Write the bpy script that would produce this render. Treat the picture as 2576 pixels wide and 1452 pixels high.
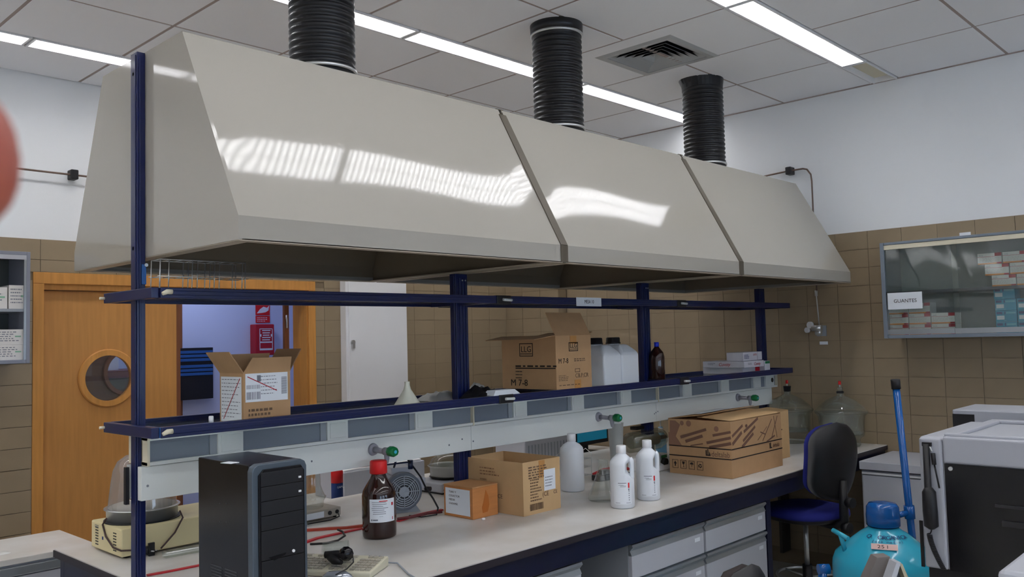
import bpy, math, random
from mathutils import Vector, Matrix
random.seed(7)
for _o in list(bpy.data.objects): bpy.data.objects.remove(_o)
S = bpy.context.scene
COL = S.collection
# ---------------------------------------------------------------- camera
IW, IH = 2576.0, 1452.0
CX, CY = IW/2, IH/2
VXp, VYp = (3350.0, 797.0), (-988.0, 909.0)      # vanishing points of the bench direction and of the cross direction
_v1 = (VXp[0]-CX, VXp[1]-CY); _v2 = (VYp[0]-CX, VYp[1]-CY)
FPX = math.sqrt(-(_v1[0]*_v2[0]+_v1[1]*_v2[1]))
_X = Vector((_v1[0], -_v1[1], -FPX)).normalized(); _Y = Vector((_v2[0], -_v2[1], -FPX)).normalized(); _Z = _X.cross(_Y)
RM = Matrix((_X, _Y, _Z))                        # camera axes -> room axes
HC = 1.68
cd = bpy.data.cameras.new('camera'); cam = bpy.data.objects.new('camera', cd); COL.objects.link(cam)
cam.matrix_world = Matrix.Translation((0, 0, HC)) @ RM.to_4x4()
cd.sensor_width = 36.0; cd.lens = FPX/IW*36.0; cd.clip_start = 0.01; cd.clip_end = 60
cd.dof.use_dof = True; cd.dof.focus_distance = 3.6; cd.dof.aperture_fstop = 22.0
S.camera = cam
S.cycles.transparent_max_bounces = 32; S.cycles.max_bounces = 10; S.cycles.diffuse_bounces = 6
# ---------------------------------------------------------------- world and exposure
w = bpy.data.worlds.new('world'); S.world = w; w.use_nodes = True
bg = w.node_tree.nodes['Background']; bg.inputs[0].default_value = (.55, .72, 1.0, 1); bg.inputs[1].default_value = 5.0
S.view_settings.view_transform = 'Standard'; S.view_settings.look = 'None'
S.view_settings.exposure = 0.0; S.view_settings.gamma = 1.0; S.view_settings.use_curve_mapping = False
LAMP = 12.5          # radiance of the fluorescent tubes
# ---------------------------------------------------------------- pixel -> room point on a known plane of the room
def at(px, py, ax, val):
    d = RM @ Vector((px-CX, -(py-CY), -FPX)); o = (0, 0, HC)
    t = (val-o[ax])/d[ax]
    return Vector((o[0]+t*d[0], o[1]+t*d[1], o[2]+t*d[2]))
def deep(px, py, dep):
    return Vector((0, 0, HC)) + RM @ Vector(((px-CX)/FPX*dep, -(py-CY)/FPX*dep, -dep))
# ---------------------------------------------------------------- materials
def lin(c):
    return tuple(((v/255/12.92) if v/255 <= .04045 else ((v/255+.055)/1.055)**2.4) for v in c)
MATS = {}
def mat(name, rgb, rough=.5, metal=0, noise=0, nscale=8, bump=0, bscale=60, trans=0, ior=1.45, emit=0, alpha=1, rnd=0, stretch=None, coat=0, second=None):
    if name in MATS: return MATS[name]
    m = bpy.data.materials.new(name); m.use_nodes = True; nt = m.node_tree; b = nt.nodes['Principled BSDF']
    c = lin(rgb) + (1,)
    b.inputs['Base Color'].default_value = c; b.inputs['Roughness'].default_value = rough; b.inputs['Metallic'].default_value = metal
    b.inputs['IOR'].default_value = ior; b.inputs['Transmission Weight'].default_value = trans; b.inputs['Alpha'].default_value = alpha
    b.inputs['Coat Weight'].default_value = coat; b.inputs['Coat Roughness'].default_value = .06
    tc = nt.nodes.new('ShaderNodeTexCoord'); src = tc.outputs['Object']
    if stretch:
        mp = nt.nodes.new('ShaderNodeMapping'); mp.inputs['Scale'].default_value = stretch; nt.links.new(src, mp.inputs['Vector']); src = mp.outputs['Vector']
    col = None
    if noise:
        n = nt.nodes.new('ShaderNodeTexNoise'); n.inputs['Scale'].default_value = nscale; n.inputs['Detail'].default_value = 5
        nt.links.new(src, n.inputs['Vector'])
        r = nt.nodes.new('ShaderNodeValToRGB'); r.color_ramp.elements[0].position = .3; r.color_ramp.elements[1].position = .72
        d = lin(second) if second else tuple(v*(1-noise) for v in c[:3])
        r.color_ramp.elements[0].color = d + (1,); r.color_ramp.elements[1].color = c
        nt.links.new(n.outputs['Fac'], r.inputs['Fac']); col = r.outputs['Color']
        nt.links.new(col, b.inputs['Base Color'])
    if rnd:
        oi = nt.nodes.new('ShaderNodeObjectInfo'); h = nt.nodes.new('ShaderNodeHueSaturation')
        mr = nt.nodes.new('ShaderNodeMapRange'); mr.inputs['To Min'].default_value = 1-rnd; mr.inputs['To Max'].default_value = 1+rnd
        nt.links.new(oi.outputs['Random'], mr.inputs['Value']); nt.links.new(mr.outputs['Result'], h.inputs['Value'])
        if col: nt.links.new(col, h.inputs['Color'])
        else: h.inputs['Color'].default_value = c
        nt.links.new(h.outputs['Color'], b.inputs['Base Color'])
    if bump:
        n = nt.nodes.new('ShaderNodeTexNoise'); n.inputs['Scale'].default_value = bscale; n.inputs['Detail'].default_value = 3
        nt.links.new(src, n.inputs['Vector'])
        bp = nt.nodes.new('ShaderNodeBump'); bp.inputs['Strength'].default_value = bump; bp.inputs['Distance'].default_value = .01
        nt.links.new(n.outputs['Fac'], bp.inputs['Height']); nt.links.new(bp.outputs['Normal'], b.inputs['Normal'])
    if emit:
        b.inputs['Emission Color'].default_value = c; b.inputs['Emission Strength'].default_value = emit
    MATS[name] = m; return m
def glass(name, tint=(235, 245, 240), rough=.02, mix=.10, haze=.03):
    """thin glass sheet: mostly clear with a fresnel reflection"""
    if name in MATS: return MATS[name]
    m = bpy.data.materials.new(name); m.use_nodes = True; nt = m.node_tree
    for n in list(nt.nodes): nt.nodes.remove(n)
    o = nt.nodes.new('ShaderNodeOutputMaterial'); t = nt.nodes.new('ShaderNodeBsdfTransparent'); g = nt.nodes.new('ShaderNodeBsdfGlossy')
    t.inputs[0].default_value = lin(tint)+(1,); g.inputs['Roughness'].default_value = rough
    f = nt.nodes.new('ShaderNodeLayerWeight'); f.inputs[0].default_value = .5
    pw = nt.nodes.new('ShaderNodeMath'); pw.operation = 'POWER'; pw.inputs[1].default_value = 4.0; nt.links.new(f.outputs['Facing'], pw.inputs[0])
    ad = nt.nodes.new('ShaderNodeMath'); ad.operation = 'MULTIPLY_ADD'; ad.inputs[1].default_value = .55; ad.inputs[2].default_value = mix*.55; nt.links.new(pw.outputs[0], ad.inputs[0])
    mx = nt.nodes.new('ShaderNodeMixShader')
    nt.links.new(ad.outputs[0], mx.inputs[0]); nt.links.new(t.outputs[0], mx.inputs[1]); nt.links.new(g.outputs[0], mx.inputs[2])
    df = nt.nodes.new('ShaderNodeBsdfDiffuse'); df.inputs[0].default_value = (.7, .7, .68, 1); m2 = nt.nodes.new('ShaderNodeMixShader')
    m2.inputs[0].default_value = haze; nt.links.new(mx.outputs[0], m2.inputs[1]); nt.links.new(df.outputs[0], m2.inputs[2])
    nt.links.new(m2.outputs[0], o.inputs[0]); MATS[name] = m; return m
M_paint = mat('white_paint', (236, 238, 240), .75, bump=.05, bscale=220)
M_ceil = mat('ceiling_tile', (238, 239, 242), .85, bump=.05, bscale=300)
M_grid = mat('ceiling_joint', (168, 154, 148), .7)
M_tile = mat('beige_tile', (156, 138, 112), .38, noise=.08, nscale=5, rnd=.035)
M_grout = mat('grout', (128, 112, 90), .9)
M_woodl = mat('leaf_wood', (202, 142, 76), .45, noise=.16, nscale=5, stretch=(9, 9, .7))
M_wood = mat('orange_wood', (214, 150, 76), .45, noise=.2, nscale=5, stretch=(9, 9, .7), bump=.02)
M_wood_dark = mat('wood_edge', (134, 82, 52), .5, noise=.2, nscale=5, stretch=(9, 9, .7))
M_floor = mat('floor_terrazzo', (196, 190, 180), .35, noise=.2, nscale=120)
M_hood = mat('cream_gloss_laminate', (168, 163, 154), .06, bump=.010, bscale=2.2, ior=1.37)
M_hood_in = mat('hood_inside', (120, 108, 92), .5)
M_seam = mat('hood_seam', (92, 84, 72), .5)
M_blue = mat('navy_enamel', (12, 24, 74), .32, coat=.15)
M_blue_mid = mat('blue_bracket', (44, 92, 156), .35)
M_blue_dk = mat('navy_apron', (12, 16, 46), .4)
M_top = mat('worktop_laminate', (220, 219, 218), .35, noise=.14, nscale=3.2, second=(196, 190, 182))
M_black = mat('black_plastic', (24, 23, 27), .45)
M_blackg = mat('black_gloss', (14, 13, 18), .18)
M_blk_edge = mat('worktop_edge', (40, 34, 42), .5)
M_alu = mat('aluminium', (176, 182, 188), .35, metal=.8)
M_steel = mat('steel', (206, 208, 208), .32, metal=.85)
M_grey = mat('grey_metal', (150, 156, 164), .5)
M_lgrey = mat('cabinet_front', (184, 186, 194), .5)
M_trunk = mat('trunking_white', (214, 218, 216), .5)
M_trunkc = mat('trunking_cream', (222, 214, 190), .5)
M_trunkp = mat('trunking_panel', (124, 132, 144), .55)
M_duct = mat('black_duct', (20, 21, 26), .32)
M_cb = mat('cardboard', (186, 148, 108), .8, noise=.07, nscale=20, bump=.03, bscale=90)
M_cb2 = mat('cardboard_light', (206, 170, 124), .8, noise=.06, nscale=20)
M_cbin = mat('cardboard_inside', (150, 116, 84), .85)
M_ink = mat('ink', (48, 38, 34), .8)
M_inks = mat('ink_soft', (112, 88, 68), .8)
M_inkg = mat('ink_grey', (120, 124, 134), .8)
M_white = mat('white_plastic', (236, 236, 238), .4)
M_hdpe = mat('milky_plastic', (226, 230, 236), .42)
M_paper = mat('paper', (228, 232, 238), .7)
M_red = mat('red', (214, 24, 28), .45)
M_redd = mat('red_dark', (176, 22, 40), .5)
M_red2 = mat('red_strap', (190, 34, 44), .55)
M_brn = mat('orange_tube', (176, 64, 44), .5)
M_amber = mat('amber_glass', (44, 20, 16), .08, coat=.5)
M_green = mat('green_knob', (12, 112, 60), .3)
M_cyan = mat('cyan_dot', (60, 170, 200), .4)
M_tap = mat('tap_grey', (150, 150, 160), .45)
M_cream = mat('cream_enamel', (222, 208, 162), .45)
M_teal = mat('teal_enamel', (54, 176, 206), .25, coat=.4)
M_cblue = mat('blue_plastic', (10, 86, 160), .22, coat=.4)
M_seat = mat('blue_fabric', (18, 26, 112), .85, bump=.15, bscale=400)
M_tag = mat('label_pink', (222, 190, 184), .7)
M_orange = mat('orange', (232, 140, 48), .6)
M_tealbox = mat('teal_box', (24, 150, 184), .5)
M_navyink = mat('navy_ink', (20, 50, 110), .6)
M_vest = mat('vestibule_paint', (206, 212, 238), .8)
M_inst = mat('instrument_grey', (170, 172, 180), .45)
M_gint = mat('cabinet_inside', (150, 160, 158), .6)
M_copper = mat('copper_pipe', (118, 98, 88), .45, metal=.4)
M_lamp = mat('tube_light', (255, 255, 255), .5, emit=LAMP)
M_skin = mat('skin', (180, 100, 80), .45, noise=.12, nscale=60, second=(172, 84, 70))
M_glass = glass('clear_glass', (250, 252, 251)); M_glassd = glass('smoked_glass', (238, 242, 240), .03, .12); M_glassg = glass('greenish_glass', (242, 245, 242), .05, .14, .05)
M_gshelf = glass('shelf_glass', (234, 244, 240), .08, .08)
# ---------------------------------------------------------------- mesh builder
class MB:
    def __init__(s): s.v = []; s.f = []; s.m = []; s.sm = []; s.mi = 0; s.smooth = False; s.T = None
    def add(s, vs, fs):
        o = len(s.v)
        for p in vs:
            p = Vector(p)
            if s.T is not None: p = s.T @ p
            s.v.append(p)
        for f in fs:
            s.f.append([o+i for i in f]); s.m.append(s.mi); s.sm.append(s.smooth)
        return s
    def box(s, x0, x1, y0, y1, z0, z1):
        v = [(x, y, z) for x in (x0, x1) for y in (y0, y1) for z in (z0, z1)]
        return s.add(v, [(0,1,3,2), (4,6,7,5), (0,4,5,1), (2,3,7,6), (0,2,6,4), (1,5,7,3)])
    def prism(s, pts, axis, a, b):
        """polygon pts (2D) extruded along axis a..b"""
        def mk(p, t): return {0: (t, p[0], p[1]), 1: (p[0], t, p[1]), 2: (p[0], p[1], t)}[axis]
        n = len(pts); v = [mk(p, a) for p in pts]+[mk(p, b) for p in pts]
        f = [list(range(n))[::-1], list(range(n, 2*n))]+[(i, (i+1) % n, n+(i+1) % n, n+i) for i in range(n)]
        return s.add(v, f)
    def lathe(s, prof, seg=28, c=(0, 0, 0), cap=True, sx=1, sy=1):
        """profile (r, z) turned about the vertical through c"""
        old = s.smooth; s.smooth = True
        v = []; n = len(prof)
        for r, z in prof:
            for k in range(seg):
                a = 2*math.pi*k/seg; v.append((c[0]+r*math.cos(a)*sx, c[1]+r*math.sin(a)*sy, c[2]+z))
        f = []
        for i in range(n-1):
            for k in range(seg):
                k2 = (k+1) % seg; f.append((i*seg+k, i*seg+k2, (i+1)*seg+k2, (i+1)*seg+k))
        s.add(v, f); o = len(s.v)-len(v)
        s.smooth = False
        if cap:
            if prof[0][0] > 1e-5: s.f.append([o+k for k in range(seg)][::-1]); s.m.append(s.mi); s.sm.append(False)
            if prof[-1][0] > 1e-5: s.f.append([o+(n-1)*seg+k for k in range(seg)]); s.m.append(s.mi); s.sm.append(False)
        s.smooth = old; return s
    def cyl(s, p, q, r, r2=None, seg=14, cap=True):
        return s.tube([p, q], [r, r if r2 is None else r2], seg, cap)
    def tube(s, path, r, seg=8, cap=True):
        path = [Vector(p) for p in path]; n = len(path)
        rs = r if isinstance(r, (list, tuple)) else [r]*n
        v = []; up = None
        for i, p in enumerate(path):
            d = (path[min(i+1, n-1)]-path[max(i-1, 0)]).normalized()
            if up is None:
                up = Vector((0, 0, 1)) if abs(d.z) < .9 else Vector((1, 0, 0))
            a = d.cross(up).normalized(); up = a.cross(d).normalized()
            for k in range(seg):
                t = 2*math.pi*k/seg; v.append(p+(a*math.cos(t)+up*math.sin(t))*rs[i])
        f = []
        for i in range(n-1):
            for k in range(seg):
                k2 = (k+1) % seg; f.append((i*seg+k, i*seg+k2, (i+1)*seg+k2, (i+1)*seg+k))
        old = s.smooth; s.smooth = True; s.add(v, f); o = len(s.v)-len(v); s.smooth = False
        if cap:
            s.f.append([o+k for k in range(seg)][::-1]); s.m.append(s.mi); s.sm.append(False)
            s.f.append([o+(n-1)*seg+k for k in range(seg)]); s.m.append(s.mi); s.sm.append(False)
        s.smooth = old; return s
    def quadplate(s, p, n, t):
        """polygon p (list of points) thickened by t along n"""
        n = Vector(n); k = len(p); v = [Vector(q) for q in p]+[Vector(q)+n*t for q in p]
        return s.add(v, [list(range(k)), list(range(k, 2*k))[::-1]]+[((i+1) % k, i, k+i, k+(i+1) % k) for i in range(k)])
    def mesh(s, name, mats):
        me = bpy.data.meshes.new(name); me.from_pydata([tuple(p) for p in s.v], [], s.f)
        for m in (mats if isinstance(mats, (list, tuple)) else [mats]): me.materials.append(m)
        me.polygons.foreach_set('material_index', s.m); me.polygons.foreach_set('use_smooth', s.sm)
        me.update()
        import bmesh
        bm = bmesh.new(); bm.from_mesh(me); bmesh.ops.recalc_face_normals(bm, faces=bm.faces); bm.to_mesh(me); bm.free()
        return me
    def obj(s, name, mats, parent=None, bev=0, seg=2, label=None, kind=None, loc=None):
        o = bpy.data.objects.new(name, s.mesh(name, mats)); COL.objects.link(o)
        if parent is not None: o.parent = parent
        if loc is not None: o.location = loc
        if bev:
            b = o.modifiers.new('bevel', 'BEVEL'); b.width = bev; b.segments = seg; b.limit_method = 'ANGLE'; b.angle_limit = .6
            b.harden_normals = False
        if label: o['label'] = label
        if kind: o['kind'] = kind
        return o
def bx(x0, x1, y0, y1, z0, z1): return MB().box(x0, x1, y0, y1, z0, z1)
def tag(o, label, cat, group=None):
    o['label'] = label; o['category'] = cat
    if group: o['group'] = group
    return o
def thing(name, label, cat, loc=(0, 0, 0), rz=0, group=None):
    o = bpy.data.objects.new(name, None); COL.objects.link(o); o.location = loc; o.rotation_euler = (0, 0, rz); o.empty_display_size = .05
    return tag(o, label, cat, group)
def struct(name, mb, m, bev=0):
    return mb.obj(name, m, None, bev, kind='structure')
def dup(root, loc=None, rz=None, label=None, group=None, z=None):
    r = root.copy(); COL.objects.link(r)
    if loc is not None: r.location = loc
    if rz is not None: r.rotation_euler = (0, 0, rz)
    if label: r['label'] = label
    if group: r['group'] = group
    for ch in list(root.children):
        c = ch.copy(); COL.objects.link(c); c.parent = r
        for g in list(ch.children):
            d = g.copy(); COL.objects.link(d); d.parent = c
    return r
# flat print and lettering on a face; frame = origin, right, up (normal = right x up)
class Face:
    def __init__(s, o, right, up): s.o = Vector(o); s.r = Vector(right).normalized(); s.u = Vector(up).normalized(); s.n = s.r.cross(s.u)
    def p(s, u, v, h=0): return s.o+s.r*u+s.u*v+s.n*h
    def plate(s, mb, u0, v0, u1, v1, t=.0006, h=0):
        return mb.quadplate([s.p(u0, v0, h), s.p(u1, v0, h), s.p(u1, v1, h), s.p(u0, v1, h)], s.n, t)
    def poly(s, mb, pts, t=.0006, h=0): return mb.quadplate([s.p(a, b, h) for a, b in pts], s.n, t)
    def line(s, mb, a, b, w, t=.0006, h=0):
        a = Vector(a); b = Vector(b); d = (b-a).normalized(); q = Vector((-d.y, d.x))*w/2
        return s.poly(mb, [a+q, a-q, b-q, b+q][::-1], t, h)
    def frame(s, mb, u0, v0, u1, v1, w, h=0):
        for a in ((u0, v0, u1, v0+w), (u0, v1-w, u1, v1), (u0, v0, u0+w, v1), (u1-w, v0, u1, v1)): s.plate(mb, *a, h=h)
        return mb
    def text(s, txt, u, v, size, m, parent, h=.0008, name='lettering', align='LEFT', sx=1, t=.0002, slant=0):
        cu = bpy.data.curves.new(name, 'FONT'); cu.body = txt; cu.size = size; cu.extrude = t; cu.align_x = align; cu.resolution_u = 3; cu.shear = slant
        tmp = bpy.data.objects.new('tmp', cu); COL.objects.link(tmp)
        me = bpy.data.meshes.new_from_object(tmp); bpy.data.objects.remove(tmp)
        me.materials.clear(); me.materials.append(m)
        M = Matrix((s.r, s.u, s.n)).transposed().to_4x4()
        me.transform(Matrix.Translation(s.p(u, v, h)) @ M @ Matrix.Diagonal((sx, 1, 1, 1)))
        o = bpy.data.objects.new(name, me); COL.objects.link(o); o.parent = parent; return o
    def scribble(s, mb, u0, v0, u1, rows, dv, hgt, dens=.7, h=.0007, rs=random):
        """rows of small print, word by word"""
        for i in range(rows):
            u = u0; v = v0-i*dv
            end = u1-(u1-u0)*rs.random()*.35
            while u < end:
                wd = (u1-u0)*(.05+.10*rs.random())
                s.plate(mb, u, v-hgt, min(u+wd, end), v, h=h, t=.0001); u += wd+(u1-u0)*.03/dens
        return mb
def face_nx(x, y, z): return Face((x, y, z), (0, -1, 0), (0, 0, 1))     # face looking towards -X, origin at its lower left as seen
def face_ny(x, y, z): return Face((x, y, z), (1, 0, 0), (0, 0, 1))      # face looking towards -Y
# ================================================================ the room
YB, WXR, CZ, XL, YF = 5.64, 5.95, 3.36, -3.2, -4.6
DX0, DX1, DZ = 1.75, 3.73, 2.15
struct('floor', bx(XL-.1, WXR+.1, YF-.1, 9.2, -.1, 0), M_floor)
wb = MB()
for a in ((XL-.15, DX0, YB, YB+.19, 0, CZ+.2), (DX1, WXR+.15, YB, YB+.19, 0, CZ+.2), (DX0, DX1, YB, YB+.19, DZ, CZ+.2)): wb.box(*a)
wall_back = struct('wall_back', wb, M_paint)
wall_right = struct('wall_right', bx(WXR, WXR+.15, YF-.1, YB, 0, CZ+.2), M_paint)
wall_left = struct('wall_left', bx(XL-.15, XL, YF-.1, YB, 0, CZ+.2), M_paint)
wf = MB()
WN = [(-2.4, -.6), (0.2, 2.0), (2.8, 4.6)]
xs = XL
for a, b in WN: wf.box(xs, a, YF-.15, YF, 0, CZ+.2); wf.box(a, b, YF-.15, YF, 0, 1.0); wf.box(a, b, YF-.15, YF, 2.4, CZ+.2); xs = b
wf.box(xs, WXR, YF-.15, YF, 0, CZ+.2)
struct('wall_front', wf, M_paint)
for i, (a, b) in enumerate(WN):
    fr = MB()
    for q in ((a, a+.05, 1.0, 2.4), (b-.05, b, 1.0, 2.4), (a+.05, b-.05, 1.0, 1.05), (a+.05, b-.05, 2.35, 2.4), ((a+b)/2-.025, (a+b)/2+.025, 1.05, 2.35)): fr.box(q[0], q[1], YF-.1, YF-.04, q[2], q[3])
    wo = fr.obj('window_%d' % (i+1), M_alu, kind='structure')
    bx(a+.05, b-.05, YF-.075, YF-.07, 1.05, 2.35).obj('pane', M_glass, wo)
# corner column
colm = struct('trim_1', bx(5.84, WXR, 4.985, YB, 0, CZ), M_paint)
# ---- wall tiles: each visible tile a part, the rest joined
TW, TH, TT = .2245, .1245, 2.35
_tm = MB().box(-(TW-.0024)/2, (TW-.0024)/2, -.006, 0, -(TH-.0024)/2, (TH-.0024)/2).mesh('tile', M_tile)
_tmx = MB().box(-.006, 0, -(TW-.0024)/2, (TW-.0024)/2, -(TH-.0024)/2, (TH-.0024)/2).mesh('tile', M_tile)
def tile(mesh, loc, parent):
    o = bpy.data.objects.new('tile', mesh); COL.objects.link(o); o.parent = parent; o.location = loc
bx(XL, DX0-.0, YB-.008, YB, 0, TT).box(DX1, 5.84, YB-.008, YB, 0, TT).box(DX0, DX1, YB-.008, YB, DZ+.0, TT).obj('grout', M_grout, wall_back)
rest = MB()
nb = 0
nx = int((5.83-XL)/TW)+1
for i in range(nx):
    x1 = 5.832-i*TW; x0 = x1-TW
    for j in range(18):
        z1 = TT-j*TH; z0 = z1-TH
        segs = [(x0, x1)]
        if z1 > 0 and z0 < DZ:                      # clip against the door opening
            segs = [(a, b) for a, b in ((x0, min(x1, DX0)), (max(x0, DX1), x1)) if b-a > .02]
        zz0 = z0
        if x1 > DX0 and x0 < DX1 and z1 > DZ > z0: zz0 = DZ; segs = [(x0, x1)]
        for a, b in segs:
            vis = a > 1.25 and z1 > 1.0
            if vis and b-a > TW-.001 and zz0 == z0: tile(_tm, ((a+b)/2, YB-.008, (z0+z1)/2), wall_back); nb += 1
            elif vis and z1-zz0 > .02: bx(a+.0018, b-.0018, YB-.014, YB-.008, zz0+.0018, z1-.0018).obj('tile', M_tile, wall_back); nb += 1
            elif z1-zz0 > .02: rest.box(a+.0018, b-.0018, YB-.014, YB-.008, max(zz0, 0)+.0018, z1-.0018)
rest.obj('tile_field', M_tile, wall_back, kind='stuff')
bx(WXR-.008, WXR, YF, 4.985, 0, TT).obj('grout', M_grout, wall_right)
rest = MB(); nr = 0
for i in range(43):
    y1 = 4.985-.02-i*TW; y0 = y1-TW
    y0 = max(y0, YF)
    for j in range(18):
        z1 = TT-j*TH; z0 = z1-TH
        if y0 > 1.2 and z1 > .85: tile(_tmx, (WXR-.008, (y0+y1)/2, (z0+z1)/2), wall_right); nr += 1
        elif y1-y0 > .02: rest.box(WXR-.014, WXR-.008, y0+.0018, y1-.0018, max(z0, 0)+.0018, z1-.0018)
rest.obj('tile_field', M_tile, wall_right, kind='stuff')
g = bx(5.832, 5.84, 4.977, YB-.014, 0, TT); g.box(5.84, WXR-.014, 4.977, 4.985, 0, TT); g.obj('grout', M_grout, colm)
for j in range(18):
    z1 = TT-j*TH; z0 = z1-TH
    if z0 < 0: continue
    for a, b in ((4.977, 5.19), (5.19, 5.41), (5.41, 5.624)):
        if z1 > 1: bx(5.826, 5.832, a+.0018, b-.0018, z0+.0018, z1-.0018).obj('tile', M_tile, colm)
    if z1 > 1: bx(5.826, WXR-.016, 4.971, 4.977, z0+.0018, z1-.0018).obj('tile', M_tile, colm)
# ---- ceiling: slab above, grid, drop-in panels
ceil = struct('ceiling', bx(XL-.1, WXR+.1, YF-.1, YB+.1, CZ+.16, CZ+.22), M_grid)
PX = [5.91-.65*k for k in range(0, 15)]                    # cross joints
ROWS = []                                                 # strips of panels between the light troughs
y = 5.13
troughs = []
for k in range(7):
    t1 = y-1.475*k
    troughs.append((t1-.16, t1))
    a = t1-1.475; ROWS += [(a+.0, a+.6575), (a+.6575, a+1.315)]
ROWS.append((5.13, YB-.002))
tmeshes = {}
for (a, b) in ROWS:
    if b < YF: continue
    a = max(a, YF)
    for k, x1 in enumerate([WXR]+PX[1:]):
        x0 = PX[k+1] if k+1 < len(PX) else XL
        if k == 0: x0 = PX[1]
        x0 = max(x0, XL)
        if x1 <= XL+.02 or x1-x0 < .05: continue
        cellmid = ((x0+x1)/2, (a+b)/2)
        if abs(cellmid[0]-4.285) < .1 and 2.2 < cellmid[1] < 3.5: continue   # air diffuser bay
        key = (round(x1-x0, 3), round(b-a, 3))
        if key not in tmeshes:
            hx, hy = (x1-x0)/2-.0095, (b-a)/2-.0095
            tmeshes[key] = bx(-hx, hx, -hy, hy, 0, .015).mesh('ceiling_panel', M_ceil)
        o = bpy.data.objects.new('ceiling_panel', tmeshes[key]); COL.objects.link(o); o.parent = ceil; o.location = (cellmid[0], cellmid[1], CZ)
bars = MB()
for x in PX[1:]:
    for a, b in ROWS:
        if b > YF+.1: bars.box(x-.012, x+.012, max(a, YF)+.011, b-.011, CZ+.0025, CZ+.02)
for a, b in ROWS:
    bars.box(XL, WXR, a-.011, a+.011, CZ+.003, CZ+.02)
bars.box(XL, WXR, 5.12, 5.14, CZ+.0045, CZ+.02)
bars.obj('ceiling_grid', M_grid, ceil, kind='stuff')
struct('trim_2', bx(WXR-.012, WXR, YF, 4.98, CZ-.006, CZ+.001), M_grid)
# ---- linear fluorescent fixtures in the troughs
def fixture(x0, x1, y0, y1, lit, label):
    t = thing('linear_light', label, 'ceiling light', (x0, (y0+y1)/2, CZ), 0, 'recessed linear ceiling lights')
    L = x1-x0; h = (y1-y0)/2
    b = MB(); b.box(0, L, -h, -h+.012, -.006, .11); b.box(0, L, h-.012, h, -.006, .11); b.box(0, L, -h+.012, h-.012, .10, .11)
    b.box(0, .012, -h+.012, h-.012, -.004, .10); b.box(L-.012, L, -h+.012, h-.012, -.004, .10)
    b.obj('housing', M_white, t)
    bx(0, L, h+.012, h+.019, -.003, .004).obj('flange', M_white, t)
    if lit:
        l = MB(); l.box(.014, L-.014, -h+.014, h-.014, .023, .045); l.obj('lamp_tube', M_lamp, t)
        v = MB(); n = int(L/.036)
        for k in range(1, n): v.box(k*L/n-.0012, k*L/n+.0012, -h+.012, h-.012, .0, .022)
        v.box(.012, L-.012, -.001, .001, .0, .022)
        v.obj('louvre', M_white, t)
    else:
        MB().box(.012, L-.012, -h+.012, h-.012, .03, .034).obj('blank_cover', M_trunkc, t)
    return t
_names = ['row by the door wall', 'row behind the ducts', 'row before the hoods', 'row over the camera', 'row behind the camera', 'next row behind the camera', 'row by the windows']
for r, (y0, y1) in enumerate(troughs):
    if y0 < YF: continue
    end = 5.42 if r > 1 else WXR-.02
    if r == 2: fixture(end+.005, WXR-.01, y0, y1, False, 'unlit end of the linear ceiling light, '+_names[r])
    k = 0; x1 = end
    while x1 > XL+.3:
        x0 = max(x1-1.46, XL+.01)
        fixture(x0, x1-.012, y0, y1, True, 'lit linear ceiling light, %s, %s from the right wall' % (_names[r], ['nearest', 'second', 'third', 'fourth', 'fifth', 'sixth', 'seventh'][k]))
        x1 = x0; k += 1
# ---- air diffuser
y0, y1 = troughs[2][1], troughs[1][0]
vc = (4.35, 2.87)
dp = MB()
for a in ((3.967, 4.603, y0+.007, vc[1]-.27, CZ, CZ+.015), (3.967, 4.603, vc[1]+.27, y1-.007, CZ, CZ+.015), (3.967, vc[0]-.27, vc[1]-.27, vc[1]+.27, CZ, CZ+.015)): dp.box(*a)
dp.obj('ceiling_panel', M_ceil, ceil)
vt = thing('air_diffuser', 'square four-way metal air diffuser in the ceiling between the light rows', 'air vent', (vc[0], vc[1], CZ))
def ring(mb, r1, z1, r0, z0, t=.0015, dark=False):
    v = [(sx*r1, sy*r1, z1) for sx, sy in ((-1, -1), (1, -1), (1, 1), (-1, 1))]+[(sx*r0, sy*r0, z0) for sx, sy in ((-1, -1), (1, -1), (1, 1), (-1, 1))]
    v += [(p[0], p[1], p[2]+t) for p in v]
    f = []
    for i in range(4):
        j = (i+1) % 4; f += [(i, j, 4+j, 4+i), (8+i, 12+i, 12+j, 8+j)]
    for i in range(4):
        j = (i+1) % 4; f += [(i, 8+i, 8+j, j), (4+i, 4+j, 12+j, 12+i)]
    mb.add(v, f)
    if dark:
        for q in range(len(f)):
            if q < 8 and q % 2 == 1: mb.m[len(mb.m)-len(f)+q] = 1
M_vent = mat('vent_metal', (176, 178, 178), .5)
m = MB(); ring(m, .25, -.008, .27, .0, .003); ring(m, .25, -.008, .215, -.006, .003); m.obj('vent_frame', M_vent, vt)
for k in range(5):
    m = MB(); r1 = .212-k*.036; ring(m, r1, -.004, r1-.032, .034, .0015, True); m.obj('vent_blade', [M_vent, M_black], vt)  # black on the upper blade faces paints in the shade inside the vent
bx(-.25, .25, -.25, .25, .065, .07).obj('vent_back', M_black, vt)
for sx, sy, wx, wy in ((-.25, 0, .003, .25), (.25, 0, .003, .25), (0, -.25, .25, .003), (0, .25, .25, .003)): pass
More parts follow.
